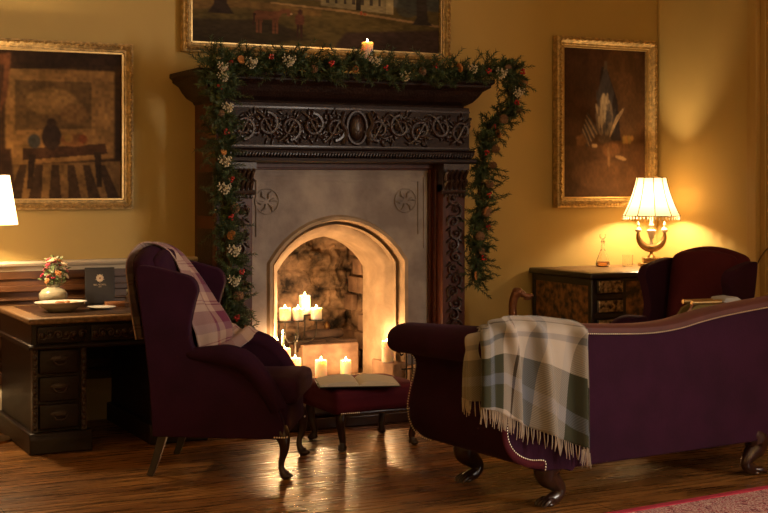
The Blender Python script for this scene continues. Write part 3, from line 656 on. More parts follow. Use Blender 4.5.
def sprig(p, d, L_, nn=24):
    d = d.normalized(); a = d.orthogonal().normalized(); c = d.cross(a)
    sb.tube([p, p+d*L_*.9],[.0022,.0012],3)
    vs = []; fs = []
    for k in range(nn):
        t = (k+.5)/nn; w = k*2.4; o = p+d*L_*t*.95; rad = (a*math.cos(w)+c*math.sin(w)); ln = (.040-.012*t)*rnd.uniform(.8,1.15)
        tip = o+(rad*.80+d*.65)*ln; sd = d.cross(rad)*.0046; i = len(vs)
        vs += [o+sd+d*.001, o-sd, tip, o+rad*.003-d*.0022]; fs += [(i,i+1,i+2),(i+1,i+3,i+2),(i+3,i,i+2)]
    nb.add(vs, fs)
def leaf(p, d, L_, w):
    d = d.normalized(); a = d.orthogonal().normalized(); n_ = d.cross(a)
    lb.add([p, p+d*L_*.4+a*w+n_*.004, p+d*L_, p+d*L_*.4-a*w+n_*.004, p+d*L_*.45-n_*.004],[(0,1,4),(1,2,4),(2,3,4),(3,0,4)])
spots = []
for P_, rad, dens in paths:
    sb.tube(P_, .014, 6)
    for i in range(len(P_)-1):
        seg = P_[i+1]-P_[i]; nseg = max(1,int(seg.length/.0105*dens*2.6))
        for k in range(nseg):
            q = P_[i]+seg*rnd.random(); d = rdir(rnd); 
            if d.y > .3: d.y = -d.y
            d = (d+seg.normalized()*rnd.choice((-.6,.7))).normalized()
            if q.z > 2.1 and d.z < 0 and q.x < 5.1: d.z *= .4
            sprig(q+d*.01+rdir(rnd)*.042, d, rnd.uniform(.09,.155)*(1 if rnd.random()<.9 else 1.5))
            if rnd.random() < .6: leaf(q+d*.06, rdir(rnd)+Vector((0,-.6,0)), rnd.uniform(.045,.075), .016)
        spots.append((P_[i], seg.normalized()))
core = nb.build('pine_needles','needle',gl,smooth=False); core['kind'] = 'stuff'
o = lb.build('broad_leaves','leaf',gl,smooth=False); o['kind'] = 'stuff'
sb.build('twine_and_twigs','stem',gl)
def cone_mesh():
    b = MB(); b.ell((0,0,0),(.016,.016,.028),seg=8,rings=6)
    for k in range(46):
        t = k/46; z = -.026+.052*t; r = .022*math.sin(PI*min(1,(t*.9+.12)))+.004; a = k*2.4
        b.add([(r*.4*math.cos(a-.3),r*.4*math.sin(a-.3),z),(r*.4*math.cos(a+.3),r*.4*math.sin(a+.3),z),(r*1.25*math.cos(a+.22),r*1.25*math.sin(a+.22),z+.008),(r*1.25*math.cos(a-.22),r*1.25*math.sin(a-.22),z+.008),(r*.9*math.cos(a),r*.9*math.sin(a),z-.002)],[(0,1,2,3),(0,4,1),(1,4,2),(4,3,2),(0,3,4)])
    return b
def put(src, p, rot, s=1):
    c = src.copy(); C.objects.link(c); c.parent = gl; c.location = p; c.rotation_euler = rot; c.scale = (s,s,s); return c
proto = {}
proto['pine_cone'] = cone_mesh().build('pine_cone','cone',gl,smooth=False)
b = MB()
for k in range(9):
    v = rdir(rnd)*.016; b.ell(v,(.0075,.0075,.0075),seg=8,rings=6)
proto['berry_cluster'] = b.build('berry_cluster','berry',gl)
b = MB()
for k in range(46):
    v = rdir(rnd); v.y = -abs(v.y); v *= rnd.uniform(.02,.045); b.ell(v,(.0042,.0042,.0052),seg=5,rings=4); b.tube([v*.3,v],.0008,3)
proto['dried_blossom'] = b.build('dried_blossom','frost',gl)
b = MB()
b.lathe([(.001,-.006),(.026,-.006),(.029,0),(.026,.006),(.001,.006)],seg=16)
for k in range(8): b.ell((0,0,0),(.010,.003,.003),TR((.013*math.cos(k*PI/4),.013*math.sin(k*PI/4),.006),rz=k*45),6,4)
proto['orange_slice'] = b.build('orange_slice','orange',gl)
first = set()
order = ['dried_blossom','pine_cone','berry_cluster','orange_slice','dried_blossom','berry_cluster']
kk = 0
for i in range(2, len(spots), 4):
    p, sd = spots[i]; kind = order[kk % 6]; kk += 1
    onright = p.x > 4.9 and p.z < 2.2
    if onright and kind == 'dried_blossom': kind = 'pine_cone'
    side = rnd.uniform(-.05,.05)
    q = p+Vector((side, -.10+rnd.uniform(-.01,.02), rnd.uniform(-.04,.05)))
    rot = (PI/2+rnd.uniform(-.4,.4), rnd.uniform(-.5,.5), rnd.uniform(0,6)) if kind in ('orange_slice',) else ((rnd.uniform(-.6,.6),0,0) if kind=='dried_blossom' else (rnd.uniform(0,3),rnd.uniform(0,3),rnd.uniform(0,3)))
    if kind not in first: first.add(kind); o = proto[kind]; o.location = q; o.rotation_euler = rot
    else: o = put(proto[kind], q, rot, rnd.uniform(.85,1.2))

# ------------------------------------------------------------------ left pedestal desk (inner corner 1.73,7.84)
dk = thing('pedestal_desk','dark carved wood pedestal desk against panelled wall, left of the wing chair','desk',(1.70,7.83,0))
def pedestal(x0_, x1_):
    b = MB(); b.box(x0_,x1_,.04,.92,.10,.62); p = b.build('pedestal','deskwood',dk,bevel=.004)
    q = MB(); q.slab([(-.03,0),(-.03,.085),(-.015,.105),(-.01,.12),(.93,.12),(.93,0)],'x',x0_-.03,x1_+.03); q.box(x0_-.02,x1_+.02,-.02,.93,.085,.105); q.build('plinth','deskwood',p,bevel=.008)
    for xx in (x0_+.01,x1_-.01):
        q = MB(); q.box(xx-.015,xx+.015,.015,.06,.12,.62)
        for k in range(12): q.ell((xx,.016,.15+k*.04),(.014,.012,.018),seg=8,rings=5)
        q.build('carved_stile','carved2',p)
    for k in range(3):
        z = .135+k*.16; q = MB(); q.rbox(((x0_+x1_)/2,.035,z+.07),(x1_-x0_-.07,.04,.145),.012,3); d = q.build('drawer','deskwood',p)
        q = MB(); q.tube(cat([((x0_+x1_)/2-.04,.012,z+.08),((x0_+x1_)/2-.02,-.008,z+.055),((x0_+x1_)/2+.02,-.008,z+.055),((x0_+x1_)/2+.04,.012,z+.08)],4),.005,6); q.ell(((x0_+x1_)/2,.012,z+.085),(.055,.006,.02)); q.build('handle','carved2',d)
pedestal(.03,.335); pedestal(.74,1.045)
b = MB(); b.box(.02,1.055,.02,.92,.60,.745); b.slab([(-.01,.60),(-.015,.615),(.0,.628),(.93,.628),(.93,.60)],'x',.0,1.075); b.box(.335,.74,.85,.90,.42,.62); b.build('drawer_case','deskwood',dk,bevel=.004)
for x0_, x1_ in ((.05,.33),(.36,.72),(.75,1.03)):
    b = MB(); b.rbox(((x0_+x1_)/2,.012,.682),(x1_-x0_,.03,.10),.010,3); d = b.build('drawer','deskwood',dk)
    b = MB(); n_ = int((x1_-x0_)/.045)
    for k in range(n_):
        scroll(b, x0_+.025+k*(x1_-x0_-.05)/max(1,n_-1), .682, .026, 1 if k%2 else -1, .0, turns=1.1, rad=.007, start=k*1.3)
    b.build('carved_front','carved2',d)
b = MB(); b.box(0,1.075,-.01,.935,.745,.78); b.build('worktop','desktop',dk,bevel=.010,seg=3)
b = MB(); b.box(.09,.985,.08,.85,.779,.7825); b.build('leather_inset','leather',dk,smooth=False)

# items on the desk (top at 0.783)
ZD = .783
vs_ = thing('flower_vase','round pearly vase filled with red, pink and cream flowers','vase',(1.985,8.44,ZD))
MB().lathe([(.035,0),(.045,.006),(.07,.03),(.088,.065),(.088,.09),(.07,.115),(.04,.128),(.034,.138),(.040,.148),(.034,.148),(.028,.135)],seg=28,cap=False).lathe([(.001,.001),(.035,.0)],seg=28,cap=False).build('vase_body','pearl',vs_,angle=70)
rn = random.Random(5); b = MB(); lf = MB()
heads = []
for k in range(30):
    a = rn.uniform(0,2*PI); t = rn.random(); r = .105*math.sqrt(rn.random())*(1-.45*t); z = .17+.14*t
    heads.append(Vector((r*math.cos(a), r*math.sin(a), z)))
for h in heads: b.tube([Vector((h.x*.15,h.y*.15,.12)), h*.7+Vector((0,0,.03)), h],.0018,4)
b.build('stems','leaf',vs_)
for k in range(120):
    h = rn.choice(heads); d = rdir(rn); d.z = abs(d.z)*.6; p = h*rn.uniform(.7,1.05); L_ = rn.uniform(.025,.05); a = d.orthogonal().normalized()*.008
    lf.add([p,p+d*L_*.45+a,p+d*L_,p+d*L_*.45-a],[(0,1,2,3)])
lf.build('foliage','leaf',vs_,smooth=False)
def bloom(c, r, m):
    b = MB(); b.ell((0,0,0),(r*.4,r*.4,r*.4),seg=8,rings=6)
    for ring_, n_, rr in ((0,5,.45),(1,7,.8)):
        for k in range(n_):
            a = 2*PI*k/n_+ring_*.4; b.ell((0,0,0),(r*.42,r*.34,r*.14),TR((r*rr*.75*math.cos(a), r*rr*.75*math.sin(a), r*.12*(1-ring_*1.2)),ry=-35+ring_*25,rz=math.degrees(a)),7,5)
    o = b.build('flower_head',m,vs_,loc=c); d = Vector(c)-Vector((0,0,.15)); o.rotation_euler = d.to_track_quat('Z','Y').to_euler(); return o
for i, h in enumerate(heads[:24]): bloom(h, rn.uniform(.017,.028), ['redpetal','creampetal','pink','creampetal','redpetal','orange','pink','creampetal'][i%8])
bw = thing('dish','oval white china dish of food at the near corner of the desk','dish',(1.975,8.20,ZD))
MB().lathe([(.07,0),(.08,.004),(.13,.035),(.148,.052),(.160,.056),(.158,.060),(.142,.056),(.115,.030),(.06,.012),(0,.010)],seg=36,sy=.72).build('bowl','white_china',bw,angle=60)
for i, (x, y, r, m) in enumerate(((-.055,0,.032,'creampetal'),(-.01,-.02,.034,'boxwood'),(.04,.01,.036,'orange'),(.075,-.01,.028,'creampetal'),(.0,.035,.034,'creampetal'),(-.085,.01,.024,'paper'))):
    o = MB().rbox((0,0,0),(r*2.1,r*1.6,r*1.1),r*.5,3).build('food_piece',m,None,loc=(1.975+x,8.20+y,ZD+.038+i%2*.006)); o.rotation_euler = (.1*i,.15*(i%3),i)
    tag(o,('pale bread roll at the far left end of the dish','tan biscuit in front middle of the dish','orange red morsel in the white dish','pale bun at the right end of the dish','cream piece at the back middle of the dish','small pale slice at the left rim of the dish')[i],'food','food pieces in the white dish')
o = MB().lathe([(.055,0),(.06,.003),(.088,.012),(.09,.015),(.085,.015),(.055,.006),(0,.005)],seg=32).build('plate','white_china',None,loc=(2.235,8.24,ZD),angle=60); tag(o,'small flat white plate right of the food dish','plate')
sg = thing('display_card','standing black card with a pale rose emblem and lettering, on the desk','card',(2.325,8.60,ZD),-8)
T = TR((0,0,0),rx=-8)
b = MB(); b.box(-.095,.095,-.004,.004,0,.235,T); b.build('card_panel','black_card',sg,bevel=.003)
b = MB(); b.add([(-.05,.07,0),(.05,.07,0),(.0,.03,.16)],[(0,1,2)]); b.build('easel_back','black_card',sg,solid=.004)
b = MB(); 
for k in range(5):
    a = PI/2+k*2*PI/5; b.ell((0,0,0),(.013,.002,.012),T@TR((.012*math.cos(a),-.006,.165+.012*math.sin(a)),ry=-math.degrees(a)),10,6)
for k in range(5):
    a = -PI/2+k*2*PI/5; b.ell((0,0,0),(.006,.002,.0025),T@TR((.024*math.cos(a),-.006,.165+.024*math.sin(a)),ry=-math.degrees(a)),6,4)
b.build('rose_emblem','print',sg)
b = MB(); b.ell((0,0,0),(.006,.002,.006),T@TR((0,-.0095,.165)),10,6); b.build('emblem_centre','bronze',sg)
b = MB(); x = -.040   # illegible line of capitals: strokes the size of letters
for ch in (0,1,2,3,1,4,0,3,2):
    if ch in (0,1,2): b.box(x,x+.0014,-.0065,-.004,.118,.128,T)
    if ch in (0,3): b.box(x+.005,x+.0064,-.0065,-.004,.118,.128,T)
    if ch in (1,4,3): b.box(x,x+.006,-.0065,-.004,.1268,.128,T)
    if ch in (0,1,4): b.box(x,x+.006,-.0065,-.004,.1225,.1236,T)
    if ch in (2,1,4): b.box(x,x+.006,-.0065,-.004,.118,.1192,T)
    x += .0093
b.box(-.009,.009,-.0065,-.004,.108,.1105,T); b.build('lettering','print',sg,smooth=False)
o = MB().rbox((0,0,.014),(.14,.10,.028),.003,2).build('small_box','boxwood',None,loc=(2.375,8.40,ZD)); o.rotation_euler[2] = R(-6); tag(o,'flat orange brown box in front of the black card','box')
bt = thing('glass_bottle','little clear glass bottle beside the orange brown box','bottle',(2.43,8.32,ZD))
MB().lathe([(.02,0),(.022,.004),(.022,.06),(.012,.075),(.010,.09),(.014,.094),(.011,.094)],seg=18).build('bottle_body','glass',bt); MB().lathe([(.009,.088),(.012,.095),(.012,.108),(0,.112)],seg=14).build('stopper','pearl',bt)
po = thing('posy_pot','small cream pot with a red bloom, half behind the wing chair','pot',(2.47,8.18,ZD))
MB().lathe([(.02,0),(.028,.02),(.026,.045),(.022,.05),(.018,.045)],seg=18).build('pot','white_china',po)
b = MB(); 
for k in range(16): d = rdir(rn); b.ell((d.x*.022,d.y*.022,.075+d.z*.022),(.012,.012,.009),seg=7,rings=5)
b.build('bloom','redpetal',po)

# ------------------------------------------------------------------ tall lamp at far left (floor standing)
def tassel_shade(root, z0, z1, r0, r1, seg=10):
    prof = []
    for k in range(9):
        t = k/8; prof.append((r1+(r0-r1)*(t**1.9*.55+.45*t), z1+(z0-z1)*t))
    b = MB(); vs = []; N_ = seg*4
    b.lathe(prof, seg=N_, cap=False); s = b.build('lamp_shade','shade',root,angle=80)
    q = MB()
    for k in range(seg):
        a = 2*PI*k/seg+.25; q.tube([((r+.002)*math.cos(a),(r+.002)*math.sin(a),z) for r, z in prof],.0042,5)
    for rr, z in ((r0+.001,z0),(r1+.001,z1)): q.tube([(rr*math.cos(a),rr*math.sin(a),z) for a in np.linspace(0,2*PI,41)],.0035,5)
    q.build('shade_ribs','ebony',s)
    q = MB()
    for k in range(46):
        a = 2*PI*k/46; q.ell((r0*math.cos(a),r0*math.sin(a),z0-.010),(.0055,.0055,.0085),seg=6,rings=5); q.ell((r0*math.cos(a),r0*math.sin(a),z0-.025),(.0045,.0045,.009),seg=6,rings=5)
    q.build('bead_fringe','alab',s); return s
fl = thing('floor_lamp','lamp with a pale shade cut by the left edge beside the painting','lamp',(1.585,8.36,0))
b = MB(); b.lathe([(.13,0),(.13,.015),(.03,.03),(.014,.06),(.012,1.32)],seg=20); b.build('pole','brass',fl)
b = MB(); b.lathe([(.165,1.31),(.145,1.42),(.115,1.61)],seg=40,cap=False); b.build('lamp_shade','shade',fl,angle=80)
light('lamp_bulb','POINT',(0,0,1.43),55,(1,.70,.38),.04,fl)

# ------------------------------------------------------------------ right desk (rotated)
rd = thing('writing_desk','marquetry desk with brass-inlaid drawers under the table lamp','desk',(5.80,8.05,0),0)
b = MB()
b.box(0,.30,.03,.77,.0,.855); b.box(.86,1.17,.03,.77,.0,.855); b.box(.30,.86,.26,.77,.0,.855); b.build('desk_body','marq',rd,bevel=.004)
b = MB()
for x in (-.006,.265,.86,1.14): b.box(x,x+.036,-.004,.03,0,.865)
for y in (0,.735): b.box(-.010,.0,y,y+.040,0,.865)
b.box(-.008,0,0,.77,.815,.865); b.box(-.008,0,0,.77,0,.06)
for x0_,x1_ in ((0,.30),(.86,1.17)):
    for z0_,z1_ in ((.845,.865),(.715,.755),(.575,.615),(.43,.475),(0,.09)): b.box(x0_,x1_,.0,.03,z0_,z1_)
b.box(.30,.86,.235,.26,0,.08); b.box(.30,.86,.235,.26,.82,.865); b.box(.30,.33,.235,.26,0,.86); b.box(.83,.86,.235,.26,0,.86)
b.build('ebony_framing','ebony',rd,bevel=.003)
for x0_ in (.03,.89):
    for z,h in ((.757,.10),(.617,.096),(.478,.095),(.30,.125),(.095,.19)):
        b = MB(); b.rbox((x0_+.12,.004,z+h/2),(.235,.05,h-.003),.006,3); d = b.build('drawer','ebony',rd)
        b = MB(); b.rbox((x0_+.12,-.020,z+h/2),(.215,.012,h-.012),.004,3); b.build('brass_front','brasspanel',d)
        b = MB(); b.lathe([(.004,0),(.006,.008),(.010,.014),(.007,.020),(0,.022)],seg=10,T=TR((x0_+.12,-.026,z+h/2),rx=90)); b.build('knob','brass',d)
b = MB(); b.box(.33,.83,.25,.262,.08,.82); b.build('marquetry_door','marq',rd,bevel=.003)
b = MB(); b.box(-.04,1.20,-.04,.785,.868,.91); b.build('desk_top','ebony',rd,bevel=.012,seg=3)
b = MB(); b.box(.0,1.16,.0,.75,.909,.912); b.build('top_veneer','desktop',rd,smooth=False)
ZR = .913
dc = thing('decanter','slim glass spirit decanter with antler-like stopper on the marquetry desk','decanter',(6.296,8.60,ZR))
MB().lathe([(.040,0),(.052,.004),(.056,.02),(.052,.045),(.035,.09),(.018,.13),(.012,.165),(.012,.19),(.020,.198),(.016,.196),(.009,.19),(.009,.165),(.030,.09),(.047,.045),(.050,.02),(.04,.006),(0,.005)],seg=24,cap=False).build('glass_body','glass',dc,angle=60)
MB().lathe([(0,.0065),(.038,.0075),(.0485,.02),(.0455,.042),(0,.042)],seg=24,cap=False).build('spirit','liquor',dc)
b = MB(); b.lathe([(.008,.185),(.009,.2),(.013,.207),(.006,.215)],seg=12)
for s_ in (-1,1): b.tube(cat([(0,0,.212),(s_*.014,0,.222),(s_*.026,0,.235),(s_*.024,0,.252)],4),[.005]*12+[.0035],6)
b.build('stopper','glass',dc)
tm = thing('tumbler','short cut-glass tumbler between the decanter and the lamp','glass',(6.52,8.58,ZR))
MB().lathe([(.036,0),(.040,.003),(.043,.09),(.040,.09),(.037,.012),(0,.010)],seg=16,cap=False).lathe([(0,0),(.036,0)],seg=16,cap=False).build('glass_body','glass',tm)
tl = thing('table_lamp','brass crescent table lamp with a beaded cream shade on the marquetry desk','lamp',(6.69,8.50,ZR),-27)
b = MB(); b.rbox((0,0,.0125),(.19,.13,.025),.004,2); b.rbox((0,0,.032),(.13,.095,.022),.004,2); b.build('base','brass',tl)
b = MB(); b.rbox((0,0,.055),(.135,.10,.026),.006,2); 
for k in range(9): b.ell((-.056+k*.014,-.05,.055),(.006,.005,.010),seg=6,rings=5)
b.lathe([(.036,.068),(.030,.078),(.014,.095),(.014,.12),(.022,.14),(.036,.15)],seg=20); b.build('column','brass',tl)
b = MB(); arc = [(.105*math.sin(a), 0, .245-.105*math.cos(a)) for a in np.linspace(-1.75,1.75,27)]
b.tube(arc,[.010+.022*math.cos(PI*(k-13)/27) for k in range(27)],12,sq=(1,.8)); b.build('crescent','brass',tl)
for s_ in (-1,1):
    b = MB(); b.lathe([(.006,.25),(.010,.262),(.024,.272),(.027,.285),(.020,.298),(.010,.305),(.008,.315),(.013,.325),(.008,.338),(.003,.35),(0,.352)],(s_*.104,0,0),14); b.build('finial_cup','alab',tl)
b = MB(); b.lathe([(.02,.165),(.012,.18),(.012,.21),(.022,.225),(.026,.25),(.034,.262),(.038,.28),(.020,.29),(.014,.31),(.022,.32),(.014,.34),(.010,.50)],seg=16); b.build('stem','alab',tl)
tassel_shade(tl, .395, .695, .222, .115)
light('lamp_bulb','POINT',(0,0,.50),42,(1,.70,.38),.035,tl)

# carved animal-head post by the wall
ps = thing('animal_head_post','bronze-brown post with carved animal head, behind the draped sofa','carved post',(5.315,8.35,0),-27)
b = MB(); b.lathe([(.12,0),(.12,.03),(.05,.05),(.032,.09),(.03,.50),(.042,.51),(.042,.525),(.034,.535),(.038,.56),(.040,.565),(.040,.58),(.032,.59)],seg=18)
b.tube(cat([(0,0,.56),(-.006,0,.64),(-.002,0,.70),(.012,0,.745),(.035,0,.765)],5),[.031]*5+[.030]*5+[.031]*5+[.034]*5+[.035],14)
b.tube(cat([(.0,0,.765),(.035,0,.768),(.065,0,.755),(.10,0,.738),(.132,0,.735)],5),[.030]*4+[.034]*4+[.027]*4+[.020]*5+[.019]*3+[.015],12)
b.ell((.125,0,.742),(.022,.02,.017)); b.ell((.10,0,.718),(.03,.014,.008))
for s_ in (-1,1): b.ell((.055,s_*.024,.775),(.010,.008,.010),seg=8,rings=6); b.ell((0,0,0),(.022,.006,.011),TR((.01,s_*.035,.785),ry=-30,rz=s_*30),8,5)
b.build('carved_post','bronze',ps,angle=60)
MB().lathe([(.040,.575),(.046,.58),(.046,.592),(.040,.60)],seg=20).build('silver_collar','nail',ps)

# ------------------------------------------------------------------ wing chairs
def wing_chair(label, loc, rz, s=1):
    t = thing('wing_chair',label,'armchair',loc,rz,None)
    tilt = lambda z: -.09*max(0,(z-.28))/.85
    def bf(x, y, z):
        k = (z-.25)/.93; z2 = z+ (0 if z < .8 else (z-.8)/.38*(.075*math.cos(min(1,abs(x)/.31)*PI*.5)-.02)); w = 1+.05*k
        return (x*w, y+tilt(z)-.035*k*k, z2)
    b = MB(); b.rbox((0,-.30,.69),(.60,.12,.96),.055,8,bf); b.build('backrest','velvet_red' if s == 2 else 'velvet',t,angle=70)
    b = MB(); b.rbox((0,-.235,.80),(.50,.07,.70),.034,8,bf); b.build('inner_back_pad','velvet_red' if s == 2 else 'velvet',t,angle=70)
    b = MB(); b.rbox((0,.015,.315),(.62,.70,.20),.03,5); b.build('seat_frame','velvet',t,angle=70)
    def cf(x, y, z): return (x*(1+ (.16 if y > .27 else 0)*min(1,max(0,(y-.27)/.04))), y, z+.018*math.cos(x*4)*(1 if z > .45 else 0)-.008)
    b = MB(); b.rbox((0,.09,.455),(.54,.66,.125),.045,9,cf); b.build('seat_cushion','velvet',t,angle=80)
    for sx in (-1,1):
        ol = cat([(.355,.215),(.35,.31),(.30,.42),(.235,.51),(.20,.585),(.13,.635),(.02,.645),(-.09,.65),(-.135,.71),(-.145,.80),(-.12,.92),(-.10,1.0),(-.13,1.06),(-.20,1.085),(-.30,1.11),(-.405,1.125),(-.43,1.09),(-.41,.9),(-.385,.70),(-.36,.45),(-.345,.22)],4)
        ol = [(p.x,p.y) for p in cat([(q.x,q.y,0) for q in ol],1)] if False else [(p[0],p[1]) for p in ol]
        b = MB(); b.slab(ol,'x',-.035,.035)
        b.v = [(sx*(.325+max(0,z-.55)*.035+max(0,y+.3)*max(0,z-.65)*.10)+x, y, z) for x, y, z in b.v]
        b.build('wing_side','velvet',t,bevel=.028,seg=4,angle=60)
        pts = cat([(sx*.335,-.16,.655),(sx*.345,-.02,.655),(sx*.35,.07,.65),(sx*.35,.15,.62),(sx*.345,.215,.555),(sx*.34,.275,.465),(sx*.335,.325,.37)],5)
        n_ = len(pts); b = MB(); b.tube(pts,[.030+.030*math.sin(min(1,k/(n_*.35))*PI/2)*(1-.45*max(0,(k-n_*.5)/(n_*.5))) for k in range(n_)],14); b.build('arm_roll','velvet',t,angle=80)
        # legs
        b = MB(); P_ = cat([(sx*.315,.325,.27),(sx*.325,.35,.21),(sx*.325,.352,.15),(sx*.315,.335,.08),(sx*.315,.345,.035),(sx*.315,.365,.018)],5); n_ = len(P_)
        rr = [.040,.042,.043,.041,.038,.035,.032,.029,.027,.025,.023,.021,.019,.0175,.017,.0165,.0165,.017,.018,.02,.022,.024,.026,.027,.026,.018][:n_]
        b.tube(P_, rr+[.018]*(n_-len(rr)),12); b.ell((sx*.315,.365,.018),(.028,.034,.018)); b.build('leg','mahog',t,angle=70)
        b = MB(); b.tube([(sx*.28,-.29,.29),(sx*.285,-.31,.2),(sx*.29,-.345,.08),(sx*.295,-.375,0)],[.036,.031,.026,.024],4,up=(1,1,0)); b.build('leg','ebony',t,bevel=.004)
    for sx in (-1,1):
        b = MB()
        for k in range(7): b.ell((sx*.325+sx*(-.045+k*.013),.372,.228),(.005,.005,.005),seg=6,rings=5)
        for k in range(5): b.ell((sx*.368,.36-k*.013,.228),(.005,.005,.005),seg=6,rings=5)
        b.build('nailhead_trim','nail',t)
    return t
wc = wing_chair('plum wing chair with a pink plaid throw, left of the fireplace',(2.63,7.03,0),-122)
w2 = wing_chair('wine and purple wing chair by the marquetry desk, behind the sofa',(5.86,7.22,0),103,2); w2.scale = (1,1,.92)

# throw over near chair: centre line + half-width vector, chair-local
def ribbon(name, rows, m, label, cat_, nc=22, ripple=.008, seed=1, waves=3, fringe=None):
    t = thing(name,label,cat_,(0,0,0)); rr = catn(rows, 8); b = MB(); uv = []; rn_ = random.Random(seed); acc = 0; prev = None; nr = len(rr)
    for i, r in enumerate(rr):
        l_, q = Vector(r[:3]), Vector(r[3:6]); c = (l_+q)/2
        if prev is not None: acc += (c-prev).length
        prev = c; wv = (q-l_); nrm = Vector(r[6:9])
        for j in range(nc):
            u = j/(nc-1); s_ = math.sin(u*PI*2*waves+i*.05)*ripple+noise.noise(Vector((u*4,acc*5,seed)))*ripple*1.5
            b.v.append(tuple(l_+wv*u+nrm*s_)); uv.append((u*.35 if name == 'chair_throw' else u*.62, acc))
    b.f = grid_faces(nr, nc); b.uv = uv
    return t, b
a = R(-122); ex = Vector((math.cos(a),math.sin(a),0)); ey = Vector((-math.sin(a),math.cos(a),0)); O_ = Vector((2.63,7.03,0))
def L3(x, y, z): return O_+ex*x+ey*y+Vector((0,0,z))
def rowc(l_, q, nrm):
    n_ = ex*nrm[0]+ey*nrm[1]+Vector((0,0,nrm[2])); return tuple(L3(*l_))+tuple(L3(*q))+tuple(n_.normalized())
rows = [rowc((.26,-.46,.72),(.02,-.47,.70),(0,-1,0)), rowc((.24,-.50,.95),(.0,-.50,.95),(0,-1,.1)), rowc((.20,-.52,1.12),(-.06,-.53,1.16),(0,-1,.5)),
        rowc((.14,-.46,1.222),(-.14,-.46,1.215),(0,0,1)), rowc((.07,-.36,1.205),(-.21,-.35,1.17),(0,1,.7)), rowc((.0,-.29,1.08),(-.30,-.25,1.03),(0,1,.1)),
        rowc((-.02,-.26,.90),(-.32,-.14,.87),(0,1,.1)), rowc((-.06,-.22,.74),(-.31,-.06,.75),(.3,1,.3)), rowc((-.13,-.19,.60),(-.265,-.06,.66),(.5,.6,.4)),
        rowc((-.20,-.04,.61),(-.30,-.11,.735),(.6,0,.8)), rowc((-.27,.05,.67),(-.35,-.12,.735),(0,0,1)), rowc((-.34,.09,.715),(-.40,-.10,.73),(-.2,0,1)), rowc((-.42,.11,.68),(-.43,-.09,.68),(-1,0,.3)), rowc((-.435,.11,.60),(-.445,-.08,.60),(-1,0,0))]
t, b = ribbon('chair_throw', rows, 'plaid_chair','pink and burgundy plaid throw draped over the back of the near wing chair','throw',ripple=.010,waves=2)
b.build('throw_cloth','plaid_chair',t,solid=.008,angle=80)

# ------------------------------------------------------------------ footstool
fs = thing('footstool','square wine velvet footstool on cabriole legs holding an open book','footstool',(3.58,7.31,0))
def sf(x, y, z):
    return (x, y, z+(.018*(1-(x/.32)**2)*(1-(y/.30)**2) if z > .3 else 0)+(.018*(1-abs(x)/.30) if z < .25 else 0))
b = MB(); b.rbox((0,0,.29),(.62,.55,.155),.05,9,sf); b.build('seat','velvet_stool',fs,angle=80)
b = MB(); b.box(-.27,.27,-.235,.235,.21,.235); b.build('seat_rail','mahog',fs,bevel=.01)
for sx in (-1,1):
    for sy in (-1,1):
        b = MB(); P_ = cat([(sx*.235,sy*.205,.25),(sx*.248,sy*.218,.19),(sx*.245,sy*.215,.13),(sx*.228,sy*.20,.06),(sx*.235,sy*.208,.018)],5); n_ = len(P_)
        b.tube(P_,[.040-.024*(k/(n_-1))**.7+(.010 if k > n_-4 else 0) for k in range(n_)],10); b.ell((sx*.24,sy*.215,.016),(.026,.026,.016)); l_ = b.build('leg','mahog',fs,angle=70)
b = MB()
for k in range(10): b.ell((-.27+k*.0125,-.277,.232),(.005,.005,.005),seg=6,rings=5); b.ell((.27-k*.0125,-.277,.232),(.005,.005,.005),seg=6,rings=5)
b.build('nailhead_trim','nail',fs)
bk = thing('open_book','large open book with cream pages lying on the footstool','book',(3.47,7.16,.386),-20); bk.scale = (1.15,1.15,1.15)
def page(s_):
    prof = [(0,.004),(.015,.018),(.05,.026),(.12,.022),(.19,.010),(.20,.008)]
    up = [(s_*x, z) for x, z in [(p[0],p[1]) for p in cat([(x,z,0) for x,z in prof],4)]]; dn = [(s_*.20,.001),(0,.0)]
    ol = up+dn; b = MB(); b.slab(ol,'y',-.135,.135); return b
for s_ in (-1,1): page(s_).build('page_block','paper',bk,angle=40)
MB().box(-.208,.208,-.142,.142,-.004,.001).build('cover','black_card',bk,bevel=.001)
# ------------------------------------------------------------------ sofa
sf_ = thing('scroll_arm_sofa','purple velvet scroll-arm sofa with nailhead trim and claw feet, seen from behind','sofa',(3.66,5.42,0),5)
armo = [(-.19,.80),(-.24,.865),(-.31,.885),(-.39,.88),(-.445,.85),(-.465,.80),(-.455,.75),(-.41,.715),(-.35,.705),(-.305,.685),(-.285,.63),(-.298,.56),(-.318,.48),(-.328,.41),(-.312,.33),(-.265,.265),(-.185,.225),(-.09,.20),(.03,.19),(.10,.19),(.11,.38),(-.02,.44),(-.12,.50),(-.16,.60),(-.17,.70)]
def arm_at(mirror, zs):
    ol = cat([(x,z,0) for x, z in armo],4,closed=True); n_ = len(ol); ys = [-.065,-.055,.1,.3,.5,.66,.735,.745]; b = MB()
    for iy, y in enumerate(ys):
        sh = 1 if 0 < iy < 7 else .985
        for p in ol:
            x, z = p.x, p.y
            zz = z-max(0,z-.6)*.15+max(0,z-.55)/.33*(.745-y)*.055*zs
            x = -.1+(x+.1)*sh; X_ = 1.56-x if mirror else x
            b.v.append((X_, y, (.5+(zz-.5)*sh)*(.86 if mirror else 1) ))
    for i in range(len(ys)-1):
        for k in range(n_): q = (i*n_+k, i*n_+(k+1)%n_, (i+1)*n_+(k+1)%n_, (i+1)*n_+k); b.f.append(q if mirror else q[::-1])
    b.f.append(tuple(range(n_))); b.f.append(tuple(range((len(ys)-1)*n_, len(ys)*n_))); return b, ol
for mir in (False, True):
    b, ol = arm_at(mir, 1); b.build('scroll_arm','velvet',sf_,angle=50)
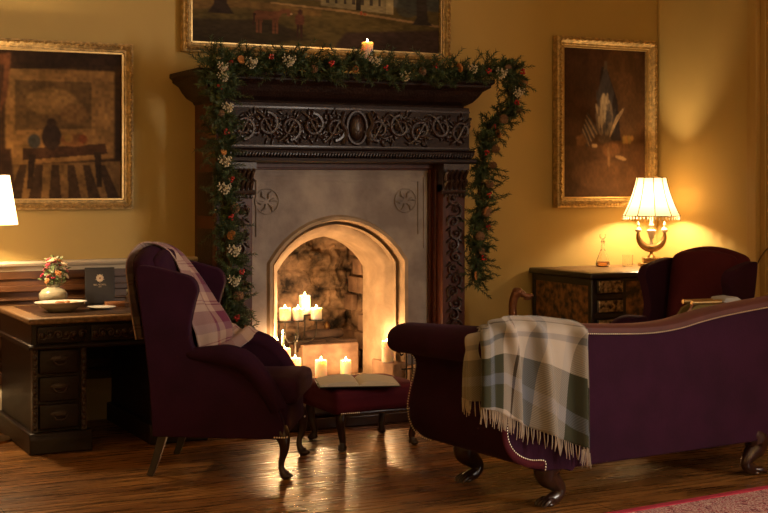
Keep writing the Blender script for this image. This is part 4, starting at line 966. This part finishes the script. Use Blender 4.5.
topc = [(-.30,.865),(-.1,.875),(.1,.876),(.25,.866),(.39,.858),(.52,.852),(.65,.853),(.79,.865),(.925,.888),(1.07,.908),(1.21,.922),(1.42,.94),(1.62,.955),(1.8,.965)]
tp = [(p.x,p.y) for p in cat([(x,z,0) for x,z in topc],5)]
b = MB(); ol = [(-.10,.19)]+[(-.26,.5)]+[(x,z-.03) for x,z in tp]+[(1.72,.5),(1.62,.19)]
b.slab(ol,'y',-.06,.06); b.build('back','velvet',sf_,bevel=.012,seg=3)
# top band following the crest
b = MB(); vs = []
for x, z in tp:
    for dy, dz in ((-.072,-.035),(-.074,-.012),(-.06,-.002),(-.02,.004),(.03,.003),(.065,-.006),(.072,-.03),(.0,-.04)): vs.append((x,dy,z+dz))
m_ = 8; fs2 = [(i*m_+k,(i+1)*m_+k,(i+1)*m_+(k+1)%m_,i*m_+(k+1)%m_) for i in range(len(tp)-1) for k in range(m_)]+[tuple(range(m_)),tuple(range((len(tp)-1)*m_,len(tp)*m_))[::-1]]
b.add(vs, fs2); b.build('crest_band','rail',sf_,angle=50)
b = MB()
def nails(pts, sp=.0135, r=.0042):
    acc = 0; last = None
    for i in range(len(pts)-1):
        p, q = Vector(pts[i]), Vector(pts[i+1]); L_ = (q-p).length; s_ = -acc
        while s_+sp <= L_:
            s_ += sp
            if s_ >= 0: c = p+(q-p)*(s_/L_); b.ell(c,(r,r,r),seg=6,rings=4)
        acc = L_-s_
nails([(x,-.074,z-.040) for x,z in tp]); b.build('nailhead_trim','nail',sf_); b = MB()
inn = [(-.31,.69),(-.262,.63),(-.272,.56),(-.300,.48),(-.312,.41),(-.296,.345),(-.25,.292),(-.175,.258),(-.09,.245),(-.085,.20)]
nails([tuple(p) for p in cat([(x,-.067,z+max(0,z-.55)/.33*.045) for x,z in inn],5)]); b.build('nailhead_trim','nail',sf_); b = MB()
nails([(p.x-.006,.742,p.z) for p in cat([(x,0,z) for x,z in [(-.33,.70),(-.29,.66),(-.287,.62),(-.30,.56),(-.32,.48),(-.331,.41),(-.315,.33),(-.268,.262),(-.185,.222)]],5)])
b.build('nailhead_trim','nail',sf_)
# red-brown border strip on the rear face of the arm
bo = [(-.285,.63),(-.298,.56),(-.328,.48),(-.342,.41),(-.325,.33),(-.275,.265),(-.19,.225),(-.09,.205)]
oo = cat([(x,z,0) for x,z in bo],5); ii = cat([(x,z,0) for x,z in inn[1:9]],5); n_ = min(len(oo),len(ii)); b = MB()
for q, y in ((oo,-.0665),(ii,-.0665)):
    for k in range(n_): b.v.append((q[k].x, y, q[k].y))
b.f = [(k,k+1,n_+k+1,n_+k) for k in range(n_-1)]; b.build('arm_facing','velvet_red',sf_,solid=.006)
b = MB(); b.rbox((.76,.34,.36),(1.50,.70,.30),.03,5); b.build('seat_base','velvet',sf_); b = MB(); b.rbox((.76,.37,.50),(1.46,.62,.12),.045,6); b.build('seat_cushion','velvet',sf_,angle=80)
def claw(mx, y, x0_):
    s_ = mx; b = MB()
    P_ = cat([(s_*.02,0,.235),(s_*-.025,0,.195),(s_*-.03,0,.155),(s_*.015,0,.115),(s_*.048,0,.08),(s_*.035,0,.05),(s_*-.005,0,.032),(s_*-.045,0,.022)],5); n_ = len(P_)
    ctrl = [.060,.072,.062,.044,.034,.032,.032,.022]; rr = [np.interp(k/(n_-1)*7, range(8), ctrl) for k in range(n_)]
    b.tube(P_, rr, 14, sq=(1,.85), up=(0,0,1))
    for dy in (-.026,-.009,.009,.026): b.tube([(s_*.0,dy*.7,.035),(s_*-.035,dy*1.1,.034),(s_*-.062,dy*1.25,.022),(s_*-.075,dy*1.3,.008)],[.012,.014,.012,.005],8)
    b.ell((s_*-.02,0,.014),(.035,.03,.014)); b.ell((s_*-.045,-.0,.17),(.02,.03,.03))
    o = b.build('claw_foot_leg','mahog',sf_,angle=70); o.location = (x0_,y,0); return o
claw(1,.015,.02); claw(1,.66,.0); claw(-1,-.01,1.37); claw(-1,.66,1.50)

# throw over the sofa corner (sofa-local)
a = R(5); ex2 = Vector((math.cos(a),math.sin(a),0)); ey2 = Vector((-math.sin(a),math.cos(a),0)); O2 = Vector((3.66,5.42,0))
cols = [  # plan (x,y) of hanging edge, inner end, top z, hem z
 ((-.47,.03),(-.28,.20),.895,.55),((-.465,-.06),(-.27,.19),.915,.54),((-.445,-.11),(-.24,.18),.935,.52),((-.36,-.125),(-.2,.18),.955,.475),((-.24,-.125),(-.12,.17),.955,.42),((-.10,-.13),(-.03,.16),.948,.36),((.05,-.13),(.08,.15),.930,.30),((.155,-.125),(.17,.15),.915,.245)]
cc = []
for (hx,hy),(ix,iy),tz,hz in cols:
    tz -= .028; hz += .012
    top_y = -.03 if hy < -.05 else hy; mx = hx*.75+ix*.25 if hy < -.05 else hx+.09
    if hy < -.05: ctl = [(ix,iy,tz-.10),(ix,.09,tz-.02),(mx,.0,tz),(hx,hy+.015,tz-.03),(hx,hy,tz-.10),(hx,hy-.004,(tz+hz)/2),(hx,hy-.01,hz)]
    else: ctl = [(ix,iy,tz-.05),(ix-.06,iy-.02,tz+.0),(mx,hy+.03,tz),(hx+.015,hy,tz-.035),(hx,hy,tz-.10),(hx-.006,hy,(tz+hz)/2),(hx-.01,hy,hz)]
    cc.append([q for p in ctl for q in p])
ccs = catn(cc, 11); nc = len(ccs); nr = None; gridp = []
for c in ccs:
    p = cat([tuple(c[k:k+3]) for k in range(0,21,3)],7); gridp.append(p); nr = len(p)
b = MB(); uv = []; hem = []
for i in range(nr):
    for j in range(nc):
        p = gridp[j][i]; t = i/(nr-1); u = j/(nc-1)
        dn = gridp[min(nc-1,j+1)][i]-gridp[max(0,j-1)][i]; nrm = Vector((dn.y,-dn.x,0)).normalized() if dn.length > 1e-6 else Vector((0,-1,0))
        if nrm.y > .3: nrm = -nrm
        amp = .005+.040*max(0,t-.25); f_ = math.sin(u*PI*2*2.6+.9+t*1.2)*amp+.010*noise.noise(Vector((u*5,t*4,2)))+.010*max(0,t-.35)*math.sin(u*31)
        f_ += min(1,t*2.2)*(.085*math.exp(-((u-.28+.03*t)/.038)**2)+.05*math.exp(-((u-.09)/.035)**2)+.055*math.exp(-((u-.52+.16*(1-t))/.04)**2)+.085*math.exp(-((u-.84-.03*t)/.036)**2)+.04*math.exp(-((u-.69+.10*(1-t))/.028)**2))-.02*min(1,t*2)
        q = p+nrm*(f_+.010); q = O2+ex2*q.x+ey2*q.y+Vector((0,0,q.z)); b.v.append(tuple(q)); uv.append((u*.78+.16*max(0,t-.35)*min(1,max(0,u-.25)*3), t*.80+.1*u-.22*max(0,u-.4)))
b.f = grid_faces(nr,nc); b.uv = uv
st = thing('sofa_throw','fringed grey-green and cream plaid throw hanging over the sofa back','throw',(0,0,0))
b.build('throw_cloth','plaid_sofa',st,solid=.007,angle=80,sub=1)
last = b.v[(nr-1)*nc:]; fb_ = MB(); rn = random.Random(3)
for k in range(88):
    s_ = k/87*(nc-1); j = min(nc-2,int(s_)); p = Vector(last[j]).lerp(Vector(last[j+1]), s_-j); L_ = rn.uniform(.055,.085)
    dx = rn.uniform(-.012,.012); dy = rn.uniform(-.006,.004)
    fb_.tube([p+Vector((0,0,.006)), p+Vector((dx*.3,dy*.5-.002,-L_*.5)), p+Vector((dx,dy,-L_))],[.0022,.003,.0016],4)
fb_.build('fringe',mat('fringe_wool',(.46,.38,.31),rough=.95),st)

# ------------------------------------------------------------------ gilt-topped green rack with newspaper
mr_ = thing('magazine_rack','olive green panelled rack with a gilt top rail, behind the sofa','rack',(5.44,6.44,0),-8)
pn = [(-.20,.25),(.27,.25),(.275,.60),(.27,.80),(.20,.822),(-.02,.825),(-.07,.80),(-.14,.70),(-.20,.62)]
b = MB(); b.slab(pn,'y',-.012,.012); b.slab(pn,'y',.09,.11); b.box(-.19,.19,-.01,.1,.25,.27); b.build('panel','green',mr_,bevel=.006)
b = MB(); b.tube([(-.06,0,.835),(.165,0,.835)],.016,10); b.tube([(-.06,.1,.835),(.165,.1,.835)],.014,10); b.build('top_rail','gold_plain',mr_)
b = MB(); b.tube(cat([(-.06,-.014,.83),(-.12,-.014,.74),(-.19,-.014,.64),(-.205,-.014,.55)],5),.009,6); b.build('curved_edging','bronze',mr_)
for sx in (-.18,.18):
    for y in (0,.1): MB().tube([(sx,y,.26),(sx*1.1,y*1.5-.02,.0)],[.015,.011],8).build('leg','mahog',mr_)
o = MB().slab([(-.10,.02),(.03,.0),(.05,.02),(.0,.05),(-.08,.045)],'y',-.03,.13).build('newspaper','news',None,loc=(5.675,6.40,.815),bevel=.004); o.rotation_euler = (0,0,R(-8)); tag(o,'pale blue-grey folded paper lying on the green rack','newspaper')

# cord hanging by the door case
o = MB().tube(cat([(6.99,7.50,1.10),(6.985,7.56,1.06),(6.98,7.62,.98),(6.975,7.66,.88),(6.975,7.67,.70),(6.98,7.66,.0)],6),.006,6).build('hanging_cord','stem'); tag(o,'thin curved brown cord hanging at the door case on the right','cord')

# ------------------------------------------------------------------ light
def area(name, loc, rot, sx, sy, p, col):
    l = bpy.data.lights.new(name,'AREA'); l.shape = 'RECTANGLE'; l.size = sx; l.size_y = sy; l.energy = p; l.color = col
    o = bpy.data.objects.new(name,l); C.objects.link(o); o.location = loc; o.rotation_euler = rot; return o
area('window_daylight',(XR+.14,.12,2.3),(0,R(90),0),2.4,1.5,470,(1,.90,.80))
w = bpy.data.worlds.new('w'); sc.world = w; w.use_nodes = True; w.node_tree.nodes['Background'].inputs[0].default_value = (.35,.45,.7,1); w.node_tree.nodes['Background'].inputs[1].default_value = .3

# ------------------------------------------------------------------ camera
cam = bpy.data.cameras.new('camera'); co = bpy.data.objects.new('camera',cam); C.objects.link(co); sc.camera = co
co.location = (0,0,1.55); co.rotation_euler = (R(90),0,R(-27)); cam.sensor_width = 36; cam.lens = 36*1350/768; cam.shift_y = -(256.5-185)/768; cam.clip_start = .05
vs3 = sc.view_settings; vs3.view_transform = 'Standard'; vs3.look = 'None'; vs3.gamma = 1; vs3.use_curve_mapping = False; vs3.exposure = .12
sc.cycles.max_bounces = 8; sc.cycles.use_denoising = True; sc.cycles.caustics_reflective = False; sc.cycles.caustics_refractive = False; sc.cycles.sample_clamp_indirect = 4
